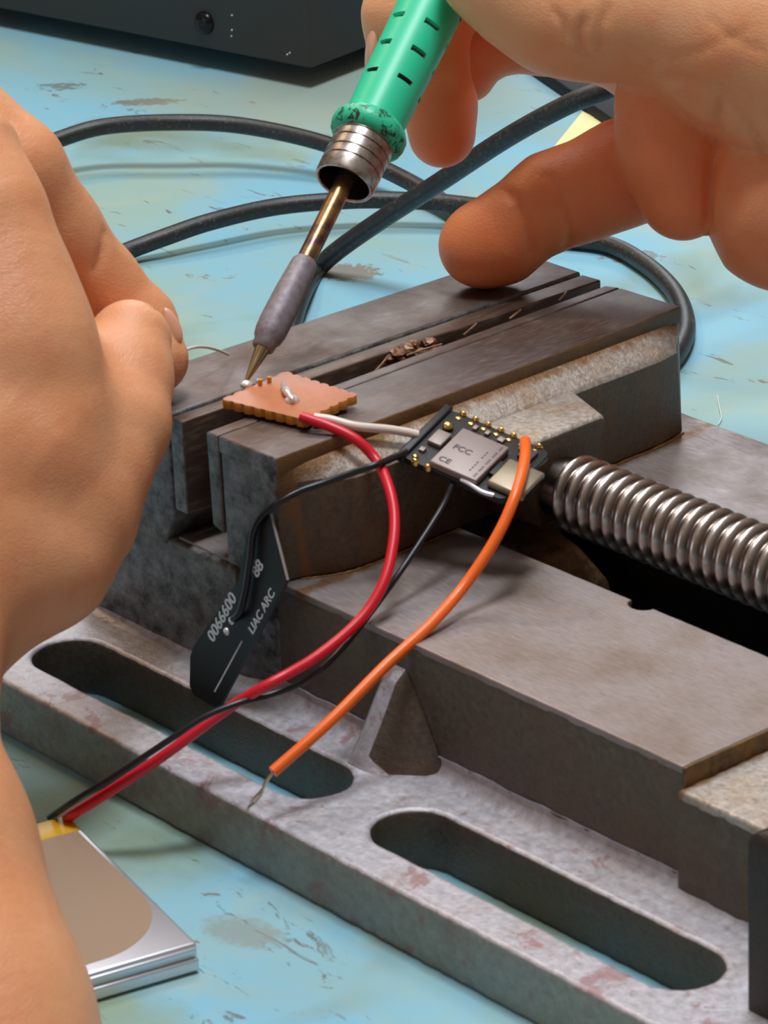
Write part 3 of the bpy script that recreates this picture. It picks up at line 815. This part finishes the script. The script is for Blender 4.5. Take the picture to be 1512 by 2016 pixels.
bpart('gold_dot', merge(blob((.955*Wb, .42*Hb, .1), .5, .5, .3, 10, 6)), M['gold'], smooth=80)
bpart('gold_dot', merge(blob((.10*Wb, .92*Hb, .1), .6, .6, .35, 10, 6)), M['gold'], smooth=80)
v, f = B(prism([(-1.0, -.4), (.55, -.4), (.75, Hb+.2), (-.9, Hb+.2)], -1.3, .55))
o = obj_mm('black_edge_strip', v, f, M['antenna'], mc); bevel(o, .3)
bpart('solder_tail', sweep(catmull([(.58*Wb, Hb*.985, .3), (.66*Wb, Hb*1.0, .4), (.8*Wb, Hb*1.03, .3), (.9*Wb, Hb*1.0, .2)], 4), .4, 8), M['solder'], smooth=80)
# marks printed on the shield
ez = ex.cross(ey)*sgn
def on_shield(u, v_): return tuple(TL+ex*u*Wb+ey*v_*Hb+ez*1.47)
tx = -ey; ty = ex.copy() if (-ey).cross(ex).dot(ez) > 0 else -ex
text_mesh('print', 'FCC', 1.9, on_shield(.33, .66), ex, -ey, M['ink'], sh, .03)
text_mesh('print', 'CE', 1.9, on_shield(.31, .92), ex, -ey, M['ink'], sh, .02)
parts = [box((.665)*Wb, (.685)*Wb, (.34+.028*i)*Hb, (.355+.028*i)*Hb, 1.45, 1.48) for i in range(22) if i % 5 != 3]
parts += [box((.60)*Wb, (.612)*Wb, (.5+.05*i)*Hb, (.53+.05*i)*Hb, 1.45, 1.48) for i in range(8) if i != 3]
bpart('print', merge(*parts), M['ink'], parent=sh)

# ------------------------------------------------------------------ wires
def wire(pts, r, mat, label, k=8):
    o = tube('wire', pts, r, mat, n=16, k=k); tag(o, label, 'wire'); return o
wire([(18.96, 11.31, 59.68), (20.49, 12.06, 59.32), (23.81, 13.77, 58.44), (27.95, 15.87, 56.66), (31.52, 17.23, 53.53), (37.25, 14.93, 51.21), (41.34, 12.61, 48.00), (44.76, 9.27, 44.48), (47.62, 4.81, 40.28), (48.61, 0.10, 36.53), (48.66, -5.07, 33.79), (47.88, -11.14, 31.19), (46.55, -15.59, 29.46), (45.16, -19.96, 27.96), (41.28, -23.53, 24.51), (39.34, -28.62, 21.67), (36.72, -34.30, 17.88), (31.70, -41.48, 12.34), (26.29, -46.28, 7.26), (22.14, -45.81, 4.20)], 0.92, M['red_wire'], 'red insulated wire looping from the brown board down to the battery')
wire([(40.81, 26.16, 48.88), (41.50, 23.72, 46.53), (42.49, 19.87, 44.06), (44.29, 12.40, 39.81), (45.51, 6.67, 36.68), (46.88, 0.31, 33.58), (47.86, -5.44, 30.85), (48.45, -10.10, 29.17), (46.71, -13.70, 26.91), (44.29, -18.33, 25.61), (43.18, -23.89, 25.66), (40.75, -29.56, 24.08), (38.00, -35.08, 20.76), (32.62, -41.94, 15.10), (26.41, -47.22, 9.46), (20.05, -47.43, 4.40)], 0.56, M['black_wire'], 'thin black wire from under the black board to the battery')
wire([(19.39, 13.85, 58.88), (21.31, 15.87, 58.45), (24.81, 18.56, 57.43), (26.93, 23.57, 56.02), (28.29, 26.97, 54.84), (29.24, 28.67, 54.15)], 0.78, M['white_wire'], 'short white wire between the brown board and the black board')
ow = tube('wire', [(42.58, 41.60, 53.01), (48.03, 36.47, 52.59), (53.07, 30.02, 50.38), (54.87, 25.23, 46.33), (55.38, 20.37, 41.95), (55.62, 14.27, 37.45), (57.33, 5.86, 34.51), (57.96, -4.31, 30.88), (58.02, -16.68, 24.97), (56.69, -28.03, 19.29)], 0.98, M['orange_wire'], n=18)
tag(ow, 'orange insulated wire with a bare stranded end hanging over the flange', 'wire')
for q, (dx) in enumerate((0, 1)):
    pts = [(56.71, -27.72, 19.46), (56.43, -29.08, 17.91), (55.97, -29.97, 16.40), (54.78, -30.94, 14.55), (53.07, -31.02, 11.89)] if q == 0 else [(56.71, -27.72, 19.46), (56.52, -29.68, 17.88), (56.40, -30.22, 16.27), (55.20, -30.54, 14.37), (53.98, -31.25, 12.97)]
    tube('bare_strand', pts, .22, M['copper'], ow, n=8)

# ------------------------------------------------------------------ flat antenna leaning on the vise
AN = Vector((0, 1, -0.2)).normalized()
ap = [Vector(p) for p in ((24.78, -0.71, 46.93), (30.92, -2.66, 37.21), (30.38, -2.97, 35.63), (17.26, -7.90, 10.99), (15.59, -8.12, 9.89), (9.79, -8.05, 10.23), (8.43, -7.81, 11.46), (7.73, -6.78, 16.59), (8.41, -6.37, 18.64), (18.45, -3.40, 33.51), (19.53, -1.69, 42.06), (22.01, -1.01, 45.44))]
ant = empty('flat_antenna', tuple(ap[3]))
tag(ant, 'flat black antenna strip with white print leaning in the vise slot', 'antenna')
V, F = loft([[tuple(p+AN*0.3) for p in ap], [tuple(p-AN*0.3) for p in ap]])
o = obj_mm('strip', V, F, [M['antenna'], M['antenna_side'], M['antenna_edge']], ant)
en = (ap[1]-ap[0]).cross(AN).normalized()
for p in o.data.polygons: p.material_index = 0 if abs(p.normal.dot(AN)) > 0.8 else (2 if abs(p.normal.dot(en)) > 0.97 else 1)
# white print runs up the long side
ta = (Vector((19.10, -3.50, 32.98))-Vector((12.63, -5.93, 20.87))).normalized(); tb = AN.cross(ta) ;
if tb.dot(Vector((12.63, -5.93, 20.87))-Vector((23.89, -5.23, 24.36))) < 0: tb = -tb
def ap_on(p): return tuple(Vector(p)-AN*0.32)
if ta.cross(tb).dot(-AN) < 0: tbb = -tb
else: tbb = tb
text_mesh('print', '0066600', 3.1, ap_on((13.51, -5.94, 20.78)), ta, tbb, M['white_ink'], o, .06)
text_mesh('print', '88', 3.0, ap_on((23.31, -3.06, 35.22)), ta, tbb, M['white_ink'], o, .06)
text_mesh('print', 'LIAC ARC', 2.3, ap_on((23.71, -5.02, 25.38)), ta, tbb, M['white_ink'], o, .05)
text_mesh('print', '-----------------', 2.3, ap_on((15.75, -7.63, 12.34)), ta, tbb, M['white_ink'], o, .05)
for p_ in ((17.86, -4.88, 26.12), (16.82, -5.32, 23.89)):
    v, f = blob(ap_on(p_), .75, .5, .75, 12, 8); obj_mm('solder_dot', v, f, M['solder'], ant, smooth=80)
tube('lead', [(32.32, 23.41, 53.44), (32.80, 19.54, 53.41), (34.25, 14.92, 54.07), (31.85, 11.24, 52.88), (29.47, 7.54, 51.62), (27.65, 3.40, 50.74), (26.28, -0.24, 49.29), (23.36, -1.60, 46.40), (22.00, -2.59, 43.28), (22.17, -3.69, 38.77), (21.78, -4.88, 32.85), (21.03, -5.76, 29.07), ap_on((18.20, -4.78, 26.58))], .62, M['black_wire'], ant, n=14)

# ------------------------------------------------------------------ pouch battery
bq = [Vector((23.97, -45.60, 5.00)), Vector((71.71, -56.42, 5.00)), Vector((67.19, -76.59, 5.00)), Vector((22.25, -57.08, 5.00))]
ub = (bq[1]-bq[0]).normalized(); Lb = (bq[1]-bq[0]).length
vb = Vector((ub.y, -ub.x, 0)); 
if vb.dot(bq[2]-bq[1]) < 0: vb = -vb
Wd = 30.0
bat = empty('pouch_battery', tuple(bq[0]+ub*Lb/2+vb*Wd/2-Vector((0, 0, 5))))
tag(bat, 'flat silver pouch battery with amber tape lying on the mat', 'battery')
def bb(a0, a1, b0, b1, z0, z1):
    v, f = box(a0, a1, b0, b1, z0, z1)
    return [tuple(Vector((bq[0].x, bq[0].y, 0))+ub*a+vb*b+Vector((0, 0, c_))) for a, b, c_ in v], f
v, f = bb(0, Lb, 0, Wd, 0.2, 5); o = obj_mm('pouch', v, f, M['pouch'], bat); bevel(o, .5, 3)
# brown translucent film on the face with a rounded end
flm = [(2.0, 1.0)]; 
for q in range(13):
    a = math.pi/2*q/12
    flm.append((Lb*.66+Lb*.28*math.sin(a)*1.0, 1.0+(Wd)*.42*(1-math.cos(a)) + 1.5*math.sin(a)))
flm += [(Lb*.95, Wd-1), (2.0, Wd-1)]
v, f = prism(flm, 5.0, 5.05)
v = [tuple(Vector((bq[0].x, bq[0].y, 0))+ub*a+vb*b+Vector((0, 0, c_))) for a, b, c_ in v]
obj_mm('brown_film', v, f, M['pouch_film'], bat)
v, f = bb(Lb-.2, Lb+.5, .3, Wd, 3.3, 4.4); o = obj_mm('folded_foil_edge', v, f, M['pouch'], bat); bevel(o, .25)
v, f = bb(Lb-.2, Lb+.8, .1, Wd, .4, 2.6); o = obj_mm('folded_foil_edge', v, f, M['pouch'], bat); bevel(o, .4)
v, f = bb(-1.6, 4.6, .3, Wd-.6, .8, 5.15); o = obj_mm('amber_tape', v, f, M['tape'], bat); bevel(o, .4)

# ------------------------------------------------------------------ things behind the right hand
k0, k1 = Vector((-243.32, 307.90, 0.00)), Vector((-201.95, 292.26, 0.00)); kd = (k1-k0).normalized(); kn = Vector((-kd.y, kd.x, 0))
if kn.dot(Vector((0.65, 0.75, 0))) < 0: kn = -kn
ks = k0-kd*10
V, F = prism([(p.x, p.y) for p in (ks, ks+kd*60, ks+kd*60+kn*22, ks+kn*22)], 0.05, 3.5)
o = obj_mm('leatherette_pouch', V, F, M['case_plain']); bevel(o, .5)
tag(o, 'black flat case lying on the mat behind the holding hand', 'case')
q_ = k0+kd*18+kn*19
for i in range(3):
    a = q_+kd*(i*2.2)
    v, f = prism([(p.x, p.y) for p in (a, a+kd*1.1, a+kd*1.1+kn*5-kd*1.5, a+kn*5-kd*1.5)], 3.5, 3.9)
    obj_mm('white_mark', v, f, M['white_ink'], o)
V, F = prism([(-214.02, 296.35, 0.00)[:2], (-195.41, 267.65, 0.00)[:2], (-173.58, 263.96, 0.00)[:2], (-175.17, 285.18, 0.00)[:2], (-192.67, 291.24, 0.00)[:2]], 0.02, 0.3)
o = obj_mm('paper_note', V, F, M['paper']); tag(o, 'pale yellow paper note on the mat behind the little finger', 'paper')
o = tube('fibre', [(-43.59, 174.99, 0.30), (-38.34, 170.31, 0.50), (-33.70, 166.24, 0.40), (-31.50, 163.11, 0.30)], .12, M['fibre'], n=6)
tag(o, 'single white fibre lying on the mat right of the jaws', 'fibre')

# ------------------------------------------------------------------ hands
def vseg(p, a, b, ra, rb):
    ab = b-a; L2 = float(ab.dot(ab)) or 1e-9
    t = np.clip(((p-a)@ab)/L2, 0, 1)
    d = p-(a+t[:, None]*ab)
    return np.sqrt((d*d).sum(1))-(ra+(rb-ra)*t)
def smin(a, b, k):
    h = np.maximum(k-np.abs(a-b), 0)/k
    return np.minimum(a, b)-h*h*k*0.25
def hand_sdf(p, H):
    tot = None
    for ch in H['chains']:
        d = None
        for (a, b) in zip(ch['pts'][:-1], ch['pts'][1:]):
            s = vseg(p, np.array(a[:3], dtype=np.float64), np.array(b[:3], dtype=np.float64), a[3], b[3])
            d = s if d is None else smin(d, s, ch.get('k', 3.0))
        tot = d if tot is None else smin(tot, d, ch.get('join', 1.5))
    for g in H['grooves']:
        dd = None
        for a, b in zip(g['pts'][:-1], g['pts'][1:]):
            s = vseg(p, np.array(a, dtype=np.float64), np.array(b, dtype=np.float64), 0, 0)
            dd = s if dd is None else np.minimum(dd, s)
        tot = tot+g['depth']*np.exp(-(dd/g['w'])**2)
    return tot
def surface_net(fn, lo, hi, h):
    lo = np.array(lo, float); nb = 8
    n = (np.ceil((np.array(hi)-lo)/h/nb).astype(int))*nb
    vol = np.ones(n+1, dtype=np.float32)*9
    bc = np.stack(np.meshgrid(*[np.arange(k//nb) for k in n], indexing='ij'), -1).reshape(-1, 3)
    cen = lo+(bc+0.5)*nb*h; d = fn(cen); rad = nb*h*0.5*1.7321*1.25
    for b_, dv in zip(bc, d):
        sl = tuple(slice(b_[i]*nb, b_[i]*nb+nb+1) for i in range(3))
        if dv < -rad: vol[sl] = -9
    act = bc[np.abs(d) <= rad]
    g = np.stack(np.meshgrid(*[np.arange(nb+1)]*3, indexing='ij'), -1).reshape(-1, 3)
    for s in range(0, len(act), 200):
        idx = (act[s:s+200, None, :]*nb+g[None]).reshape(-1, 3)
        vol[idx[:, 0], idx[:, 1], idx[:, 2]] = fn(lo+idx*h)
    ins = vol < 0
    C8 = [(i, j, k) for i in (0, 1) for j in (0, 1) for k in (0, 1)]
    sh_ = tuple(n)
    cnt = np.zeros(sh_, np.int8)
    for c_ in C8: cnt += ins[c_[0]:c_[0]+n[0], c_[1]:c_[1]+n[1], c_[2]:c_[2]+n[2]]
    cells = np.argwhere((cnt > 0) & (cnt < 8))
    vid = -np.ones(sh_, np.int64); vid[cells[:, 0], cells[:, 1], cells[:, 2]] = np.arange(len(cells))
    acc = np.zeros((len(cells), 3)); num = np.zeros(len(cells))
    for c0 in C8:
        for ax in range(3):
            if c0[ax] == 1: continue
            c1 = list(c0); c1[ax] = 1
            a = cells+np.array(c0); b = cells+np.array(c1)
            va = vol[a[:, 0], a[:, 1], a[:, 2]]; vb_ = vol[b[:, 0], b[:, 1], b[:, 2]]
            mk = (va < 0) != (vb_ < 0)
            t = np.where(mk, va/np.where(mk, va-vb_, 1), 0)
            acc += np.where(mk[:, None], a+(b-a)*t[:, None], 0); num += mk
    V = lo+acc/num[:, None]*h
    F = []
    for ax in range(3):
        o1, o2 = [(1, 2), (2, 0), (0, 1)][ax]
        A = ins[tuple(slice(0, n[i]) for i in range(3))]
        s1 = [slice(0, n[i]) for i in range(3)]; s1[ax] = slice(1, n[ax]+1)
        Bn = ins[tuple(s1)]
        E = np.argwhere(A != Bn); E = E[(E[:, o1] > 0) & (E[:, o2] > 0)]
        u1 = np.zeros(3, int); u1[o1] = 1; u2 = np.zeros(3, int); u2[o2] = 1
        q = [E, E-u1, E-u1-u2, E-u2]
        Q = np.stack([vid[x_[:, 0], x_[:, 1], x_[:, 2]] for x_ in q], 1)
        fl = A[E[:, 0], E[:, 1], E[:, 2]]
        Q = np.where(fl[:, None], Q, Q[:, ::-1]); Q = Q[(Q >= 0).all(1)]
        F.append(Q)
    F = np.concatenate(F)
    for _ in range(4):    # settle the vertices on the exact surface
        e_ = 0.05; f0 = fn(V); gr = np.stack([(fn(V+np.eye(3)[i]*e_)-f0)/e_ for i in range(3)], 1)
        gr /= np.maximum((gr*gr).sum(1), 0.2)[:, None]; st = np.clip(f0, -0.6, 0.6)
        V = V-gr*st[:, None]
    return V, F
LH = {'chains': [
    # back of the hand in front
    {'pts': [(-21.30, -28.30, 104.88, 12.00), (-12.60, -29.13, 98.12, 9.80), (-5.17, -30.01, 88.50, 9.30), (1.49, -31.23, 79.73, 9.20), (6.19, -31.84, 70.33, 9.60)], 'k': 6.0, 'join': 1.0},
    # thumb
    {'pts': [(-6.27, -5.32, 71.38, 7.20), (-1.43, -10.84, 67.10, 8.10), (4.43, -17.27, 62.18, 8.90), (8.22, -24.46, 57.32, 8.70), (9.73, -31.31, 51.97, 10.90), (10.85, -39.62, 47.69, 12.80), (6.50, -45.94, 48.61, 15.00), (1.07, -49.99, 52.35, 19.00)], 'k': 3.0, 'join': 7.0},
    # palm body outside the picture
    {'pts': [(-10.94, -35.24, 75.76, 18.00), (-12.97, -45.31, 64.31, 24.00), (-4.73, -62.60, 49.00, 25.00), (18.08, -85.73, 36.91, 23.00), (49.18, -97.98, 26.16, 21.00), (72.68, -104.58, 9.53, 20.00), (102.93, -117.83, -11.40, 22.00)], 'k': 12.0, 'join': 9.0},
    # curled middle finger below
    {'pts': [(1.12, -44.66, 65.36, 15.00), (6.82, -37.60, 63.10, 12.00), (10.98, -33.98, 55.92, 9.50)], 'k': 6.0, 'join': 4.0},
    # index finger, the farther of the pinching pair
    {'pts': [(-35.31, -18.42, 106.74, 10.50), (-26.95, -13.29, 99.31, 9.50), (-24.80, -6.74, 87.40, 8.40), (-22.00, -0.37, 76.60, 7.60), (-17.05, 4.00, 69.10, 7.00), (-11.88, 3.49, 64.11, 6.20)], 'k': 2.0, 'join': 1.2},
  ], 'grooves': []}
RH = {'chains': [
    # little finger resting on the jaw
    {'pts': [(-12.74, 81.44, 65.20, 7.90), (-10.34, 84.31, 66.45, 8.10), (-7.59, 88.35, 70.09, 7.60), (-5.45, 93.57, 72.79, 8.80), (-2.07, 99.56, 74.40, 8.90), (1.08, 105.80, 76.79, 9.60), (5.18, 113.77, 78.79, 10.00)], 'k': 3.0, 'join': 0.8, 'red': 0.6},
    # fold of the palm at the finger root
    {'pts': [(12.58, 105.07, 93.20, 9.20), (15.06, 104.37, 85.13, 9.20), (18.21, 104.18, 76.58, 8.30)], 'k': 5.0, 'join': 0.4, 'red': 0.6},
    # heel of the hand
    {'pts': [(25.56, 117.30, 80.46, 11.00), (31.95, 118.73, 76.15, 16.00), (39.04, 130.08, 80.39, 22.00)], 'k': 8.0, 'join': 0.6, 'red': 0.35},
    # thumb over the grip
    {'pts': [(-13.23, 83.69, 117.95, 7.60), (-8.63, 86.33, 116.15, 9.60), (-0.49, 91.26, 111.40, 11.00), (5.75, 96.77, 110.94, 11.60), (14.13, 105.31, 111.19, 12.60), (22.89, 112.10, 108.09, 16.00), (29.62, 120.97, 104.16, 21.00), (36.77, 140.37, 99.91, 30.00)], 'k': 6.0, 'join': 0.9},
    # middle finger tip beside the grip
    {'pts': [(-30.46, 88.11, 81.71, 6.40), (-32.28, 89.42, 86.96, 6.50), (-37.01, 91.82, 93.99, 6.40), (-41.50, 96.89, 102.06, 7.60), (-40.52, 107.21, 108.11, 8.20)], 'k': 3.0, 'join': 0.5, 'red': 0.7},
    # ring finger behind
    {'pts': [(-43.33, 106.53, 86.65, 5.30), (-44.12, 108.47, 90.98, 6.00), (-41.32, 112.04, 93.82, 7.20), (-33.25, 118.70, 94.35, 7.60), (-20.52, 122.89, 95.50, 9.00), (-1.78, 122.17, 96.31, 14.00)], 'k': 3.0, 'join': 0.5, 'red': 0.5},
    # index finger on the far side of the grip
    {'pts': [(-43.45, 88.91, 96.17, 6.00), (-43.93, 90.49, 101.95, 7.00), (-45.42, 94.92, 108.73, 7.80), (-48.16, 109.02, 114.43, 8.60), (-43.65, 126.30, 116.88, 10.00)], 'k': 3.0, 'join': 0.8},
    # knuckles and back of the hand, above the picture
    {'pts': [(-36.43, 117.37, 108.30, 8.00), (-29.04, 128.01, 113.48, 14.00), (-0.09, 130.01, 112.68, 24.00), (25.49, 144.36, 100.75, 30.00)], 'k': 5.0, 'join': 4.0},
  ], 'grooves': []}
LH['grooves'] = [
    {'pts': [(-17.38, -1.14, 87.65), (-16.16, -2.69, 85.17), (-15.81, -4.70, 82.52)], 'depth': 0.9, 'w': 0.8},
    {'pts': [(-4.10, -1.69, 77.11), (-10.45, 6.10, 71.64), (-8.08, 6.25, 68.15), (-6.09, 4.64, 64.18)], 'depth': 0.35, 'w': 0.7},
]
RH['grooves'] = [
    {'pts': [(33.98, 98.91, 100.90), (27.91, 103.33, 91.04), (25.93, 103.98, 83.72), (26.18, 102.92, 77.73), (26.23, 102.85, 74.35)], 'depth': 1.3, 'w': 1.0},
    {'pts': [(33.63, 98.63, 101.08), (36.46, 102.16, 95.98), (36.28, 107.29, 88.10)], 'depth': 1.8, 'w': 1.0},
    {'pts': [(23.54, 95.68, 102.33), (29.09, 96.81, 102.25), (33.63, 98.63, 101.08)], 'depth': 1.4, 'w': 0.9},
    {'pts': [(-9.08, 83.52, 76.71), (-3.92, 83.24, 75.68), (-1.50, 83.19, 71.80), (-1.12, 83.68, 65.81)], 'depth': 1.1, 'w': 0.9},
    {'pts': [(-1.46, 88.76, 79.82), (2.17, 89.11, 75.63), (2.83, 89.92, 71.13), (0.99, 91.01, 66.44)], 'depth': 0.8, 'w': 0.7},
    {'pts': [(12.42, 85.43, 112.70), (11.60, 84.89, 109.85), (11.90, 86.03, 106.38), (13.00, 87.83, 104.31)], 'depth': 1.1, 'w': 0.7},
    {'pts': [(8.01, 82.16, 114.43), (9.66, 83.04, 112.22), (9.97, 83.68, 109.33)], 'depth': 0.8, 'w': 0.6},
    {'pts': [(15.16, 88.49, 114.91), (14.63, 87.04, 110.91), (14.24, 87.96, 106.88)], 'depth': 0.7, 'w': 0.7},
    {'pts': [(31.62, 98.16, 113.65), (36.16, 99.91, 110.44), (40.05, 102.32, 108.82)], 'depth': 0.3, 'w': 0.8},
    {'pts': [(21.57, 94.10, 105.11), (30.70, 96.51, 108.25), (37.43, 101.16, 112.27)], 'depth': 0.3, 'w': 0.7},
]
def build_hand(H, lo, hi, mat, label, h=0.9):
    fn = lambda p: hand_sdf(p, H)
    V, F = surface_net(fn, lo, hi, h)
    me = bpy.data.meshes.new('hand'); me.from_pydata((V*MM).tolist(), [], F.tolist()); me.update()
    o = link_mesh('hand', me, mat, None, smooth=180)
    # fingers and palm redder: warm bounced light and shade painted into the skin
    W = np.zeros(len(V)); T = np.zeros(len(V))
    for ch in H['chains']:
        for a, b in zip(ch['pts'][:-1], ch['pts'][1:]):
            d = vseg(V, np.array(a[:3], dtype=float), np.array(b[:3], dtype=float), a[3], b[3])
            w = np.exp(-np.maximum(d, 0)/1.5); W += w*ch.get('red', 0.0); T += w
    at = me.attributes.new('bounce_tint', 'FLOAT', 'POINT'); at.data.foreach_set('value', (W/np.maximum(T, 1e-6)).astype(np.float32))
    tag(o, label, 'hand'); return o
def bounds(H, pad=1.5, clipv=None):
    P = np.array([q for ch in H['chains'] for q in ch['pts']]); r = P[:, 3:4]
    return (P[:, :3]-r).min(0)-pad, (P[:, :3]+r).max(0)+pad
lo, hi = bounds(LH)
left = build_hand(LH, lo, hi, M['skin_l'], 'left hand and forearm pinching a thin wire beside the vise jaws', 1.0)
lo, hi = bounds(RH)
right = build_hand(RH, lo, hi, M['skin_r'], 'right hand gripping the green iron, little finger resting on the jaw', 1.0)
def nail(parent, c, ex_, ey_, rx, ry, rz):
    v, f = framed(c, ex_, ey_, blob((0, 0, 0), rx, ry, rz, 24, 12))
    return obj_mm('fingernail', v, f, M['nail'], parent, smooth=80)
cr = Vector((0.65, 0.76, -0.04)); cd = Vector((0.28, -0.28, -0.92))
nail(left, (-9.75, 6.25, 70.36), (cr*0.45+cd*0.9), (cr*0.9-cd*0.45), 3.4, 1.5, 0.7)
nail(right, (-45.00, 84.14, 96.90), (cd*1.0-cr*0.12), Vector((-0.71, 0.59, -0.39)), 6.5, 4.0, 1.5)

o = tube('solder_strand', [(-9.83, 6.21, 64.47), (-11.26, 11.15, 64.27), (-12.82, 15.25, 63.03), (-14.23, 19.10, 61.12), (-15.48, 22.83, 58.80)], .28, M['thin_wire'], n=8)
tag(o, 'short thin tinned wire held between left thumb and index finger', 'wire')
